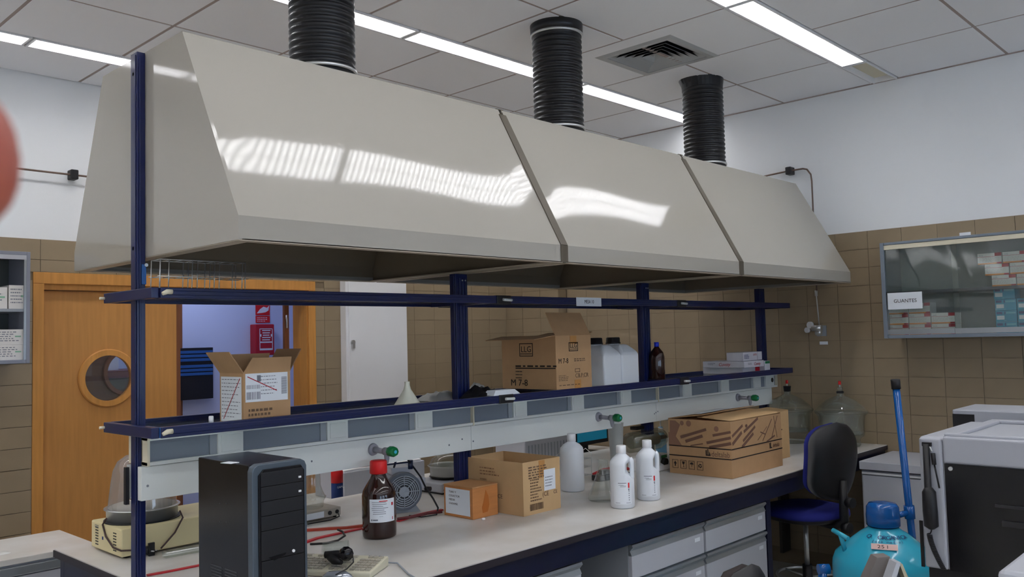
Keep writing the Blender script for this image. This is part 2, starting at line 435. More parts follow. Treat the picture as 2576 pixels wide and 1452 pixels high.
# ---- door set in the back wall
dr = struct('door_1', MB().box(DX0, DX1, YB-.018, YB, DZ-.07, DZ).box(DX0, DX0+.062, YB-.018, YB, 0, DZ-.07).box(DX1-.062, DX1, YB-.018, YB, 0, DZ-.07), M_wood, .003)
jl = MB().box(DX0, DX0+.045, YB, YB+.19, 0, DZ-.06).box(DX1-.07, DX1-.0, YB, YB+.19, 0, DZ-.06).box(DX0+.045, DX1-.07, YB, YB+.19, DZ-.105, DZ-.06)
jl.obj('jamb', M_wood, dr)
LX0, LX1 = DX0+.05, 2.655
pc = at(270, 951, 1, YB+.04); PR = .150
def holed(mb, x0, x1, z0, z1, y0, y1, cx, cz, r, seg=40):
    """board with a round hole"""
    ring_ = []; outer = []
    for k in range(seg):
        a = 2*math.pi*k/seg; dx, dz = math.cos(a), math.sin(a)
        ring_.append((cx+r*dx, cz+r*dz))
        ts = []
        if dx > 1e-6: ts.append((x1-cx)/dx)
        if dx < -1e-6: ts.append((x0-cx)/dx)
        if dz > 1e-6: ts.append((z1-cz)/dz)
        if dz < -1e-6: ts.append((z0-cz)/dz)
        t = min(ts); outer.append((cx+t*dx, cz+t*dz))
    # snap the outer points nearest each corner onto it
    for c in ((x0, z0), (x1, z0), (x1, z1), (x0, z1)):
        i = min(range(seg), key=lambda q: abs(math.atan2(c[1]-cz, c[0]-cx)-math.atan2(outer[q][1]-cz, outer[q][0]-cx))); outer[i] = c
    v = []
    for yy in (y0, y1):
        v += [(p[0], yy, p[1]) for p in ring_]+[(p[0], yy, p[1]) for p in outer]
    f = []
    for k in range(seg):
        j = (k+1) % seg
        f += [(k, j, seg+j, seg+k), (2*seg+k, 3*seg+k, 3*seg+j, 2*seg+j), (k, 2*seg+k, 2*seg+j, j), (seg+k, seg+j, 3*seg+j, 3*seg+k)]
    return mb.add(v, f)
holed(MB(), LX0, LX1-.0, .01, DZ-.11, YB+.03, YB+.07, pc.x, pc.z, PR).obj('door_leaf', M_woodl, dr)
bx(LX1, LX1+.035, YB+.045, YB+.07, .01, DZ-.11).obj('rebate_strip', M_wood_dark, dr, label='dark meeting edge of the door leaf')
def hoop(mb, cx, y0, y1, cz, r0, r1, seg=48):
    v = []
    for yy, r in ((y1, r0), (y0, r0), (y0, r1-.006), (y0+.006, r1), (y1, r1)):
        for k in range(seg):
            a = 2*math.pi*k/seg; v.append((cx+r*math.cos(a), yy, cz+r*math.sin(a)))
    f = []
    for i in range(5):
        for k in range(seg):
            j = (k+1) % seg; i2 = (i+1) % 5; f.append((i*seg+k, i*seg+j, i2*seg+j, i2*seg+k))
    mb.smooth = False; return mb.add(v, f)
hoop(MB(), pc.x, YB+.014, YB+.03, pc.z, PR-.006, PR+.034).obj('porthole_ring', M_wood, dr)
def disc(mb, cx, y, cz, r, t=.004, seg=40):
    return mb.prism([(cx+r*math.cos(2*math.pi*k/seg), cz+r*math.sin(2*math.pi*k/seg)) for k in range(seg)], 1, y, y+t)
disc(MB(), pc.x, YB+.048, pc.z, PR).obj('porthole_glass', M_glass, dr)
bx(3.585, 3.625, YB+.19, YB+.215, .01, DZ-.11).obj('door_leaf', M_wood_dark, dr, label='edge of the open right leaf')
hg = MB(); hg.cyl((3.60, YB+.18, 1.80), (3.60, YB+.18, 1.90), .008); hg.cyl((3.60, YB+.18, .3), (3.60, YB+.18, .4), .008); hg.obj('hinge', M_steel, dr)
# ---- vestibule behind the door
VY = 7.0
vx1 = 4.55
vb = MB(); vb.box(3.32, vx1, VY, VY+.1, 0, 2.7)
struct('wall_vestibule', vb, M_vest)
struct('wall_vestibule_side', bx(vx1, vx1+.1, YB+.19, VY, 0, 2.7).box(1.3, 1.4, YB+.19, 9.1, 0, 2.7).box(5.2, 5.3, VY+.1, 9.1, 0, 2.7), M_vest)
struct('wall_far_lab', bx(1.3, 5.3, 9.1, 9.2, 0, 2.7), M_vest)
struct('ceiling_vestibule', bx(1.3, 5.3, YB+.19, 9.2, 2.7, 2.8), M_vest)
p2 = at(319, 936, 1, VY)
d2 = struct('door_2', MB().box(3.24, 3.32, VY-.02, VY+.1, 0, 2.7), M_wood_dark)
holed(MB(), 1.4, 3.24, 0, 2.7, VY, VY+.05, p2.x, p2.z, .160).obj('door_leaf', mat('brown_wood', (110, 74, 54), .5, noise=.2, nscale=4), d2)
hoop(MB(), p2.x, VY-.02, VY, p2.z, .156, .19).obj('porthole_ring', M_wood_dark, d2)
disc(MB(), p2.x, VY+.02, p2.z, .160).obj('porthole_glass', M_glass, d2)
fb = thing('lab_bench_beyond', 'dark red lab bench in the far room, seen through the round door windows', 'bench', (3.4, 8.55, 0))
bx(-1.2, .9, -.39, .35, 0, 1.40).obj('body', mat('dark_olive', (60, 62, 50), .6), fb); bx(-1.22, .92, -.42, .36, 1.405, 1.47).obj('top_band', mat('dark_red', (110, 34, 46), .5), fb)
fj = at(320, 922, 1, 8.35)
j = MB(); j.lathe([(.0, .24), (.05, .235), (.085, .2), (.1, .14), (.1, 0), (.09, 0), (.09, .14), (.0, .225)], 24, cap=False)
jo = j.obj('bell_jar', M_glassd, loc=(fj.x+.12, 8.30, 1.4705)); tag(jo, 'small glass bell jar on the dark red bench seen through the porthole', 'glass jar')
fb2 = at(285, 905, 1, 8.3)
t = bx(-.14, .12, -.1, .1, 0, .34).obj('white_box', M_white, bev=.005, loc=(fb2.x-.05, 8.45, 1.4705)); tag(t, 'white box standing on the far bench beyond the porthole', 'box')
# small ceiling lamp of the vestibule and of the far room
for (lx, ly, pw, nm) in ((3.2, 6.45, 9, 'vestibule ceiling panel light above the doorway'), (3.4, 8.1, 8, 'ceiling panel light in the room beyond the vestibule')):
    t = thing('panel_light', nm, 'ceiling light', (lx, ly, 2.7)); bx(-.3, .3, -.3, .3, -.02, 0).obj('frame', M_white, t)
    bx(-.28, .28, -.28, .28, -.024, -.02).obj('diffuser', mat('cool_diffuser%d' % pw, (200, 215, 255), .5, emit=pw), t)
# things on the vestibule wall
a, b = at(642, 765, 1, VY), at(678, 812, 1, VY)
F = face_ny(a.x, VY-.004, b.z); W_ = b.x-a.x; H_ = a.z-b.z
s = thing('fire_sign', 'red square fire-alarm sign with a white hand pictogram, above the red box', 'sign', (0, 0, 0))
F.plate(MB(), 0, H_*.40, W_, H_+.06, .003).obj('panel', M_red, s)
m = MB(); F.poly(m, [(W_*.08, H_*.5), (W_*.3, H_*.72), (W_*.55, H_*.86), (W_*.8, H_*.8), (W_*.95, H_*.92), (W_*.9, H_*.66), (W_*.7, H_*.56), (W_*.4, H_*.52)], h=.0032); F.poly(m, [(W_*.3, H_*.95), (W_*.5, H_*1.0), (W_*.7, H_*.97), (W_*.55, H_*1.1)], h=.0032)
m.obj('pictogram', M_white, s)
F.plate(MB(), 0, 0, W_, H_*.36, .003).obj('panel', M_red, s)
m = MB(); F.scribble(m, .012, H_*.28, W_-.01, 3, H_*.09, H_*.035, h=.0032); m.obj('lettering', M_paper, s)
a, b = at(643, 816, 1, VY-.1), at(691, 893, 1, VY-.1)
t = thing('fire_blanket_box', 'dark red wall box with white outlined print, under the red sign', 'fire box', (a.x, VY-.1, b.z))
w_, h_ = b.x-a.x, a.z-b.z
bx(0, w_, 0, .1, 0, h_).obj('body', M_redd, t, .008)
F = face_ny(0, 0, 0); m = MB(); F.frame(m, w_*.2, h_*.42, w_*.9, h_*.86, .006, h=.0005); F.frame(m, w_*.2, h_*.16, w_*.9, h_*.42, .006, h=.0005); F.plate(m, w_*.24, h_*.18, w_*.86, h_*.22, h=.0005)
for k in range(5): F.plate(m, w_*(.34+.02*k*(k < 3)), h_*(.78-.075*k), w_*(.78-.03*(k % 3)), h_*(.81-.075*k), h=.0005)
for u in (.22, .8): F.plate(m, w_*u, h_*.6, w_*(u+.08), h_*.68, h=.0005)
m.obj('printing', M_paper, t)
a, b = at(466, 876, 1, VY-.09), at(537, 1002, 1, VY-.09)
t = thing('letter_rack', 'black wall organizer with rows of blue ribs on the vestibule wall', 'organizer', (a.x-.06, VY-.09, b.z)); w_, h_ = b.x-a.x+.06, a.z-b.z
bx(0, w_, 0, .09, 0, h_).obj('body', M_black, t, .004)
for k in range(6):
    z = h_*(.93-.075*k-(.05 if k > 2 else 0)); bx(.01, w_-.01, -.014, 0, z-.018, z+.006).obj('rib', M_blue_mid, t, .003)
# ---- tall white cabinet against the back wall
a = at(873, 860, 1, YB-.1); b = at(1026, 860, 1, YB-.1)
t = thing('tall_cabinet', 'tall white metal cabinet with a small lock, against the beige tiles right of the doorway', 'cabinet', (a.x, YB-.1, 0)); w_ = b.x-a.x
bx(0, w_, .012, .084, 0, 2.23).obj('body', M_white, t, .002)
bx(.022, w_-.006, 0, .012, .02, 2.21).obj('door', M_white, t, .002)
q = at(887, 862, 1, YB-.1); m = MB(); m.cyl((q.x-a.x, 0, q.z), (q.x-a.x, -.012, q.z), .020, seg=16); m.box(q.x-a.x-.012, q.x-a.x+.012, -.02, -.0, q.z-.045, q.z-.012)
lk = m.obj('lock', M_steel, t)
# ---- copper pipe with clamps high on the back wall and by the right wall
t = thing('copper_pipe', 'thin copper pipe running along the white wall above the tiles at left', 'pipe', (0, YB, 0))
MB().cyl((.6, -.05, 2.762), (2.9, -.05, 2.755), .006).obj('tube', M_copper, t)
m = MB(); m.box(1.945, 1.99, -.07, -.001, 2.73, 2.79); m.obj('clamp', M_black, t, .006)
t = thing('conduit', 'thin pipe with a bend and black clamp on the white right wall above the hoods', 'pipe', (WXR, 0, 0))
j_, e_, n_ = at(1985, 430, 0, WXR-.05), at(2030, 429, 0, WXR-.05), at(2045, 520, 0, WXR-.05)
pts = [(-.05, j_.y+.6, j_.z-.03), (-.05, j_.y, j_.z), (-.05, e_.y+.03, j_.z+.0), (-.05, e_.y-.0, j_.z-.01), (-.05, n_.y+.005, j_.z-.05), (-.05, n_.y, j_.z-.1), (-.05, n_.y, n_.z-.6)]
MB().tube(pts, .006).obj('tube', M_copper, t)
bx(-.07, -.002, j_.y-.022, j_.y+.022, j_.z-.028, j_.z+.028).obj('clamp', M_black, t, .006)
# ---- gas regulator on the right wall
v = at(2060, 830, 0, WXR-.05)
t = thing('gas_regulator', 'small chrome gas regulator with two round dials on the tiled right wall', 'regulator', (WXR-.02, v.y, v.z))
bx(0, .006, -.04, .03, -.045, .03).obj('back_plate', M_grey, t)
m = MB(); m.cyl((-.06, -.035, .012), (-.06, .035, .012), .022); m.cyl((-.06, -.03, -.02), (-.06, .01, -.02), .018); m.cyl((0, 0, 0), (-.06, 0, 0), .012); m.obj('valve_body', M_steel, t)
for nm, dy, dz, r in (('dial', .045, .035, .024), ('knob', .068, .0, .019)):
    m = MB(); m.cyl((-.05, dy, dz), (-.07, dy+.006, dz), r, seg=20); m.obj(nm, M_white, t)
m = MB(); m.cyl((-.02, -.0, .02), (-.02, .012, .26), .004); m.cyl((-.02, .012, .24), (-.02, .012, .28), .010); m.obj('pipe', M_steel, t)
face_nx(-.0, .012, -.105).plate(MB(), 0, 0, .06, .022).obj('label', M_paper, t)
bx(-.05, .014, -.03, .03, .32, .36).obj('top_valve', M_black, t, .008)
# ================================================================ the three extractor hoods
HY0, HY1, HZ0, HZL, HZT = 2.31, 3.60, 1.99, 2.062, 2.708
TY0, TY1 = 2.664, 3.315
HX = [1.272, 2.752, 4.245, 5.715]
def section(y0, y1, t0, t1, zb, zl, zt): return [(y0, zb), (y1, zb), (y1, zl), (t1, zt), (t0, zt), (y0, zl)]
_where = ['nearest, over the left end of the bench', 'middle one over the bench', 'farthest, by the right wall']
for i in range(3):
    x0, x1 = HX[i]+(.010 if i else 0), HX[i+1]-.010
    if i == 2: x1 = HX[3]
    t = thing('extractor_hood', 'cream glossy extractor hood of trapezoid section, '+_where[i], 'extractor hood', (x0, 0, 0), 0, 'extractor hoods')
    L = x1-x0
    outer = section(HY0, HY1, TY0, TY1, HZ0, HZL, HZT); n = 6
    # shell panels
    th = .010
    m = MB()
    nu, nv_ = 24, 16; v = []                            # front slope, a slightly dished sheet
    a, b = outer[5], outer[4]; dd = Vector((b[0]-a[0], b[1]-a[1])); nn = Vector((dd.y, -dd.x)).normalized()
    for off in (0, th):
        for iu in range(nu+1):
            for iv in range(nv_+1):
                u_, w_ = iu/nu, iv/nv_; dsh = .005*math.sin(math.pi*w_)*(1-abs(2*u_-1)**14)+.0012*math.sin(9*u_+i)*math.sin(math.pi*w_)
                v.append((L*u_, a[0]+dd.x*w_+nn.x*(dsh+off), a[1]+dd.y*w_+nn.y*(dsh+off)))
    N_ = (nu+1)*(nv_+1); f = []
    for iu in range(nu):
        for iv in range(nv_):
            k = iu*(nv_+1)+iv; f += [(k, k+1, k+nv_+2, k+nv_+1), (N_+k, N_+k+nv_+1, N_+k+nv_+2, N_+k+1)]
    m.smooth = True; m.add(v, f); m.smooth = False
    for (p, q) in ((4, 3), (3, 2)):                    # top, back slope
        a, b = outer[p], outer[q]
        d = Vector((b[0]-a[0], b[1]-a[1])).normalized(); nn = Vector((d.y, -d.x))*th
        m.add([(x, y_, z_) for x in (0, L) for (y_, z_) in (a, b, (b[0]+nn.x, b[1]+nn.y), (a[0]+nn.x, a[1]+nn.y))], [(0, 1, 2, 3), (7, 6, 5, 4), (0, 4, 5, 1), (1, 5, 6, 2), (2, 6, 7, 3), (3, 7, 4, 0)])
    m.box(0, L, HY0, HY0+th, HZ0, HZL).box(0, L, HY1-th, HY1, HZ0, HZL)
    m.obj('canopy', M_hood, t)
    if i == 0: MB().prism(section(HY0-.0005, HY1+.0005, TY0-.0005, TY1+.0005, HZ0, HZL, HZT+.0005), 0, -.002, th).obj('end_panel', M_hood, t)
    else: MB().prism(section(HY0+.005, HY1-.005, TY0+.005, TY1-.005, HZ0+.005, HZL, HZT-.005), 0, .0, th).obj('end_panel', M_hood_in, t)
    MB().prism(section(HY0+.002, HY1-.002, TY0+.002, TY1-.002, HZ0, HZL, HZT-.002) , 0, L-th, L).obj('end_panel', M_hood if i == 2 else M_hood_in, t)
    m = MB(); zz = HZ0-.0
    m.box(.0, L, HY0+.0, HY0+.035, zz-.003, zz+.003).box(.0, L, HY1-.035, HY1, zz-.003, zz+.003).box(0, .045, HY0+.035, HY1-.035, zz-.003, zz+.003).box(L-.045, L, HY0+.035, HY1-.035, zz-.003, zz+.003)
    m.obj('rim', mat('hood_rim', (176, 164, 146), .45), t)
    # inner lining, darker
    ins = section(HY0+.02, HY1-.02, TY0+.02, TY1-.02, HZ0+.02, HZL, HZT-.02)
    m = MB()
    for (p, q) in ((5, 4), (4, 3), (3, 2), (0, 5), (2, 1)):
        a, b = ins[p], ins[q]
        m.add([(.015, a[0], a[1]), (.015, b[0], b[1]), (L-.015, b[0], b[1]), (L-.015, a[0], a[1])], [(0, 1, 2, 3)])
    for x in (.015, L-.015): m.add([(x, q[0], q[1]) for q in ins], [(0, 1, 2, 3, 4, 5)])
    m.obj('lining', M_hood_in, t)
# joint strips between the hoods
for i in (1, 2):
    o = section(HY0+.0, HY1-.0, TY0+.0, TY1-.0, HZ0, HZL, HZT); m = MB()
    x0, x1 = HX[i]-.022, HX[i]+.022
    for (p, q) in ((0, 5), (5, 4), (4, 3), (3, 2), (2, 1)):
        a, b = o[p], o[q]; d = Vector((b[0]-a[0], b[1]-a[1])).normalized(); nn = Vector((-d.y, d.x))*.004
        if p == 5: b = (b[0]-d.x*.03, b[1]-d.y*.03)
        m.add([(x, y_, z_) for x in (x0, x1) for (y_, z_) in (a, b, (b[0]+nn.x, b[1]+nn.y), (a[0]+nn.x, a[1]+nn.y))], [(0, 1, 2, 3), (7, 6, 5, 4), (0, 4, 5, 1), (1, 5, 6, 2), (2, 6, 7, 3), (3, 7, 4, 0)])
    tag(m.obj('joint_strip', M_seam), 'dull beige joint strip running down between the %s extractor hoods' % ('first and second' if i == 1 else 'second and third'), 'trim', 'hood joint strips')
# ---- ducts
_dw = ['nearest black corrugated duct, going up from the left hood', 'black corrugated duct of the middle hood, beside the air diffuser', 'farthest black corrugated duct, with a ragged collar at the ceiling']
for i, dx in enumerate((2.005, 3.505, 4.995)):
    t = thing('exhaust_duct', _dw[i], 'duct', (dx, 2.95, HZT), 0, 'corrugated exhaust ducts')
    prof = []; z = .085; R0 = .131; n = 18; pitch = (.60-.085)/n
    for k in range(n):
        for a_, rr in ((0, 0), (.18, .006), (.4, .010), (.6, .010), (.82, .006)): prof.append((R0-.006+rr, z+(k+a_)*pitch))
    prof.append((R0-.006, z+n*pitch))
    rag = MB().lathe(prof, 40, cap=False)
    lean = .012 if i == 2 else (.0 if i == 1 else -.006)
    o = rag.obj('hose', M_duct, t)
    MB().lathe([(.155, 0), (.155, .004), (.130, .006), (.128, .07)], 36, cap=False).obj('flange', M_hood, t)
    MB().lathe([(R0-.001, .03), (R0+.004, .03), (R0+.004, .074), (R0-.001, .074)], 36, cap=False).obj('cuff', M_duct, t)
    MB().lathe([(R0, .074), (R0+.0105, .074), (R0+.0105, .086), (R0, .086)], 36, cap=False).obj('clamp_band', M_steel, t)
    if i < 2:
        MB().lathe([(R0-.002, .600), (R0+.010, .602), (R0+.012, .655), (R0+.004, .660)], 36, cap=False).obj('collar', M_duct, t)
        MB().lathe([(R0+.002, .588), (R0+.0115, .588), (R0+.0115, .600), (R0+.002, .600)], 36, cap=False).obj('clamp_band', M_steel, t)
    else:
        m = MB(); seg = 36; v = []
        for r, z in ((R0+.002, .590), (R0+.006, .62)):
            for k in range(seg): a = 2*math.pi*k/seg; v.append((r*math.cos(a), r*math.sin(a), z))
        for k in range(seg):
            a = 2*math.pi*k/seg; rr = R0+.010+.018*max(0, math.cos(a-2.5))**3; v.append((rr*math.cos(a), rr*math.sin(a), .657-.008*(k % 5 == 0)))
        f = [(i_*seg+k, i_*seg+(k+1) % seg, (i_+1)*seg+(k+1) % seg, (i_+1)*seg+k) for i_ in range(2) for k in range(seg)]
        m.add(v, f).obj('collar', M_duct, t)
# ================================================================ the bench
BX0, BX1, BY0, BY1, BZ = 1.222, WXR-.02, 2.203, 3.676, .90
wt = thing('worktop', 'long off-white laminate worktop with a black edge, stained in the middle', 'worktop', (BX0, BY0, BZ-.03))
bx(.004, BX1-BX0, .004, BY1-BY0-.004, .026, .030).obj('laminate', M_top, wt)
bx(0, BX1-BX0, 0, BY1-BY0, 0, .026).obj('core_edge', M_blk_edge, wt)
fr = thing('lab_bench', 'navy steel bench frame under the white worktop', 'bench', (BX0, BY0, 0))
m = MB(); m.box(.02, BX1-BX0, .018, .058, .785, .87); m.box(.02, BX1-BX0, BY1-BY0-.058, BY1-BY0-.018, .785, .87); m.box(.02, .06, .058, BY1-BY0-.058, .785, .87); m.box(4.62, 4.66, .058, BY1-BY0-.058, .785, .87)
m.obj('apron', M_blue_dk, fr, .002)
for x in (.04, 3.10, 4.64):
    for y in (.06, 1.37): bx(x, x+.05, y, y+.05, 0, .785).obj('leg', M_blue_dk, fr)
def base_cabinet(x0, x1, label, rows, tags=True):
    t = thing('base_cabinet', label, 'cabinet', (x0, BY0+.06, 0), 0, 'grey cabinets under the bench'); L = x1-x0
    bx(0, L, .0, .52, .10, .775).obj('body', M_grey, t)
    bx(.02, L-.02, .05, .5, 0, .10).obj('plinth', M_black, t)
    zt = .775
    for k, h in enumerate(rows):
        zb = zt-h
        d = bx(.004, L-.004, -.018, 0, zb+.006, zt-.050).obj('drawer_front', M_lgrey, t, .002)
        hm = MB(); hm.prism([(0, zt-.002), (-.022, zt-.002), (-.026, zt-.012), (-.010, zt-.030), (-.020, zt-.050), (0, zt-.050)], 0, .002, L-.002)
        hm.obj('handle_channel', M_alu, d)
        if tags: face_ny(L-.085, -.0182, zt-.085).plate(MB(), 0, 0, .045, .018).obj('label_tag', M_paper, d)
        zt = zb
    return t
cx = [at(1587, 1370, 1, BY0+.042)[0], at(1772, 1320, 1, BY0+.042)[0], at(1925, 1270, 1, BY0+.042)[0], at(1463, 1420, 1, BY0+.042)[0]]
base_cabinet(cx[0], cx[1]-.006, 'grey drawer cabinet under the bench, left of the pair', [.155, .31, .21])
base_cabinet(cx[1]+.006, cx[2], 'grey drawer cabinet under the bench, right of the pair beside the blue stool', [.155, .52])
base_cabinet(2.13, cx[3], 'grey cabinet under the bench left of the open knee space', [.155, .52])
base_cabinet(1.32, 2.12, 'grey cabinet under the left end of the bench, mostly below the picture', [.155, .52])
bx(2.72, 3.0, BY0+.6, BY0+.62, .1, .78).obj('modesty_panel', M_grey, fr)
bx(cx[2]+.3, BX1-BX0, .72, .74, .1, .78).obj('modesty_panel', mat('dark_panel', (70, 66, 62), .7), fr)
# ================================================================ the reagent rack
SC = 2.962
rk = thing('reagent_rack', 'navy blue steel rack with posts and two levels of shelf rails standing on the bench', 'rack', (0, 0, BZ))
pl = at(345, 700, 1, SC-.02); p0 = at(329, 700, 0, pl.x); pr = at(366, 700, 1, SC-.02)
def post(x0, x1, y0, y1, z1, grooves):
    m = MB(); zb = 0
    m.box(x0, x1, y0, y1, zb, z1-BZ)
    for g in grooves:
        m.box(x0+(x1-x0)*g-.0025, x0+(x1-x0)*g+.0025, y0-.004, y0, zb+.02, z1-BZ-.02)
    m.box(x0-.003, x0, y0+.008, y1-.008, zb+.01, z1-BZ-.01)
    return m.obj('post', M_blue, rk, .003)
PXS = [(pl.x, pr.x)]
post(pl.x, pr.x, SC-.02, max(p0.y, SC+.008), 2.705, (.35,))
for xc, z1 in ((2.752, HZ0-.005), (4.245, HZ0-.005), (5.69, HZ0-.005)):
    PXS.append((xc-.038, xc+.038)); post(xc-.038, xc+.038, SC-.020, SC+.020, z1, (.33, .6, .84))
for x, z, y in ((pl.x+.004, 2.63, SC+.005), (pl.x+.004, 2.02, SC+.005)):
    MB().cyl((x-.007, y, z-BZ), (x, y, z-BZ), .007).obj('bolt', M_steel, rk)
for zs in (1.985, 1.93): pass
MB().box(pl.x+.014, pr.x+.001, SC-.026, SC-.02, 1.895-BZ, 1.965-BZ).obj('bracket_plate', M_blue_mid, rk, .002)
MB().cyl((pl.x+.028, SC-.03, 1.962-BZ), (pl.x+.028, SC-.024, 1.962-BZ), .006).obj('bolt', M_steel, rk)
for xc in (2.752, 4.245):
    for dx in (.006, .024): MB().cyl((xc+dx, SC-.024, 1.955-BZ), (xc+dx, SC-.020, 1.955-BZ), .0035).obj('bolt', M_steel, rk)
RY0, RY1 = 2.772, 3.152
for zc, lv in ((1.402, 'lower'), (1.857, 'upper')):
    z0, z1 = zc-.0175-BZ, zc+.0175-BZ
    # cross arm at the left end, beside the near post
    ax = pr.x+.002
    for (x0, x1) in ((pl.x-.028, pl.x-.003), (5.735, 5.76)):
        bx(x0, x1, RY0-.005, RY1+.005, z0, z1).obj('cross_arm', M_blue, rk, .002)
    for xc in (2.752, 4.245):
        bx(xc-.02, xc+.02, RY0+.014, SC-.022, z0-.002, z1-.006).obj('cross_arm', M_blue, rk); bx(xc-.02, xc+.02, SC+.022, RY1-.014, z0-.002, z1-.006).obj('cross_arm', M_blue, rk)
    for (y0, y1) in ((RY0-.012, RY0+.012), (RY1-.012, RY1+.012)):
        segs = [(pl.x-.0+.0, 2.80), (2.895, 4.30), (4.395, 5.735)]
        for (a, b) in segs:
            m = MB(); m.box(a, b, y0, y1, z0, z1)
            m.box(a+.01, b-.01, y0-.002, y1+.002, z0+.010, z1-.010)
            m.obj('shelf_rail', M_blue, rk, .002)
        for a, b in ((2.80, 2.895), (4.30, 4.395)):
            bx(a, b, y0-.004, y1+.003, z0-.003, z1+.002).obj('rail_joint', M_black, rk, .004)
            m = MB(); m.cyl((a+.035, y0-.009, zc-BZ), (b-.004, y0-.009, zc-BZ-.002), .0065); m.obj('rail_clip', M_trunk, rk)
    sh = bx(pl.x+.001, 5.73, RY0+.0125, SC-.024, z0+.010, z0+.016).box(pr.x+.05, 5.73, SC+.024, RY1-.0125, z0+.010, z0+.016)
    sh.obj('glass_shelf', M_gshelf, rk)
    m = MB(); yb = RY0-.02
    m.tube([(pl.x+.002, yb, zc-BZ-.004), (pl.x+.018, yb, zc-BZ+.003), (pl.x+.034, yb, zc-BZ+.003)], [.006, .0085, .0085], 10); m.obj('end_screw', M_trunkc, rk)
    m = MB(); m.tube([(pl.x-.045, RY1-.004, zc-BZ), (pl.x-.028, RY1-.004, zc-BZ)], .005, 8); m.obj('end_screw', M_trunkc, rk)
    if lv == 'lower': bx(pl.x-.002, pl.x+.006, RY0-.008, RY0+.1, z0+.001, z1-.001).obj('arm_cover', M_blue_mid, rk)
# ---- label hanging on the upper rail
a, b = at(1450, 748, 1, RY0-.018), at(1513, 771, 1, RY0-.018)
t = thing('table_sign', 'small white sign reading MESA 10 stuck on the upper blue rail', 'sign', (a.x, RY0-.018, b.z)); w_, h_ = b.x-a.x, a.z-b.z
bx(0, w_, 0, .0022, 0, h_).obj('card', M_paper, t)
face_ny(0, 0, 0).text('MESA 10', w_*.5, h_*.32, h_*.58, M_ink, t, align='CENTER', sx=.82)
# ================================================================ electrical trunking and service panel
TRX = [1.252, 2.757, 4.262, 5.765]
TF, TBk = 2.890, 2.935
tz0, tz1 = 1.283, 1.376
tk = thing('socket_trunking', 'white front trunking with grey panels and socket plates under the lower shelf', 'trunking', (0, 0, 0))
for i in range(3):
    a, b = TRX[i], TRX[i+1]
    m = MB(); m.box(a, b, TF, TBk, tz1-.010, tz1); m.box(a, b, TF, TBk, tz0, tz0+.012); m.box(a, b, TBk-.006, TBk, tz0+.012, tz1-.010)
    m.obj('channel', M_trunk, tk, .001)
    bx(a, a+.008, TF-.002, TBk, tz0-.001, tz1+.001).obj('end_cap' if i == 0 else 'divider', M_trunkc, tk)
    bx(a+.008, b, TF+.016, TF+.022, tz0+.012, tz1-.010).obj('panel', M_trunkp, tk)
bx(TRX[3]-.008, TRX[3], TF-.002, TBk, tz0-.001, tz1+.001).obj('end_cap', M_trunkc, tk)
for s in range(3):
    for x0 in ((1.505, 1.965, 2.415), (3.03, 3.475, 3.90), (4.535, 4.99, 5.425))[s]:
        m = MB(); m.box(x0, x0+.098, TF+.001, TF+.020, tz0+.009, tz1-.007); m.box(x0+.012, x0+.086, TF-.001, TF+.001, tz0+.018, tz1-.016); m.obj('socket_plate', M_trunk, tk, .0015)
        bx(x0-.026, x0, TF+.010, TF+.020, tz0+.012, tz1-.010).obj('panel_clip', M_grey, tk)
m = MB(); m.box(5.60, 5.72, TF+.002, TF+.018, tz0+.010, tz1-.010); o = m.obj('socket_plate', M_trunk, tk, .001, label='last socket plate with a black outlet hole')
MB().cyl((5.69, TF+.003, 1.335), (5.69, TF-.001, 1.335), .016).obj('outlet', M_black, o)
bk = thing('socket_trunking', 'white rear trunking behind the left post, facing the door', 'trunking', (0, 0, 0))
m = MB(); m.box(TRX[0]-.0, 5.7, 2.990, 3.040, tz0, tz1-.0); m.obj('channel', M_trunkc, bk, .002)
sp = thing('service_panel', 'long white service panel carrying the green gas taps, below the trunking', 'panel', (0, 0, 0))
spx = at(355, 1210, 1, 2.905).x
for a, b in ((spx, 2.757), (2.757, 4.262), (4.262, 5.705)):
    bx(a+.0008, b-.0008, 2.905, 2.934, 1.168, 1.280).obj('panel', M_trunk, sp, .0015)
m = MB()
for u in (spx+.022, 2.62, 2.70, 2.77, 4.255, 4.275, 4.24, 1.9):
    m.cyl((u, 2.905, 1.215+.01*math.sin(u*40)), (u, 2.9035, 1.215+.01*math.sin(u*40)), .004, seg=8)
m.obj('screw', M_inkg, sp)
bx(spx, 5.7, 2.990, 3.02, 1.168, 1.280).obj('rear_panel', M_trunk, sp)
bx(spx-.018, spx-.006, 2.985, 2.99+.012, 1.15, 1.275).obj('seal', M_black, sp)
# gas taps
_tn = ['green gas tap above the amber bottle', 'green gas tap above the white bottles', 'green gas tap above the printed carton at the right']
for i, (px, py) in enumerate(((940, 1131), (1507, 1049), (1857, 1000))):
    q = at(px, py, 1, 2.90)
    t = thing('gas_tap', _tn[i], 'gas tap', (q.x, 2.905, q.z), 0, 'gas taps on the service panel')
    m = MB(); m.cyl((0, 0, 0), (0, -.012, 0), .026, .022, 20); m.cyl((0, -.012, 0), (0, -.085, -.004), .0125, .010, 14); m.cyl((0, -.078, -.002), (0, -.105, -.002), .016, .016, 14)
    m.tube([(0, -.09, -.004), (0, -.092, -.03), (0, -.092, -.05)], [.012, .011, .006], 10); m.obj('tap_body', M_tap, t)
    m = MB(); old = m.smooth
    m.tube([(0, -.100, 0), (0, -.112, 0), (0, -.135, 0), (0, -.148, 0)], [.012, .021, .022, .017], 8); m.obj('knob', M_green, t)
    m = MB(); m.cyl((0, -.148, 0), (0, -.1495, 0), .007); m.obj('gas_mark', M_cyan, t)
# ================================================================ things on the bench
T = BZ+.0005
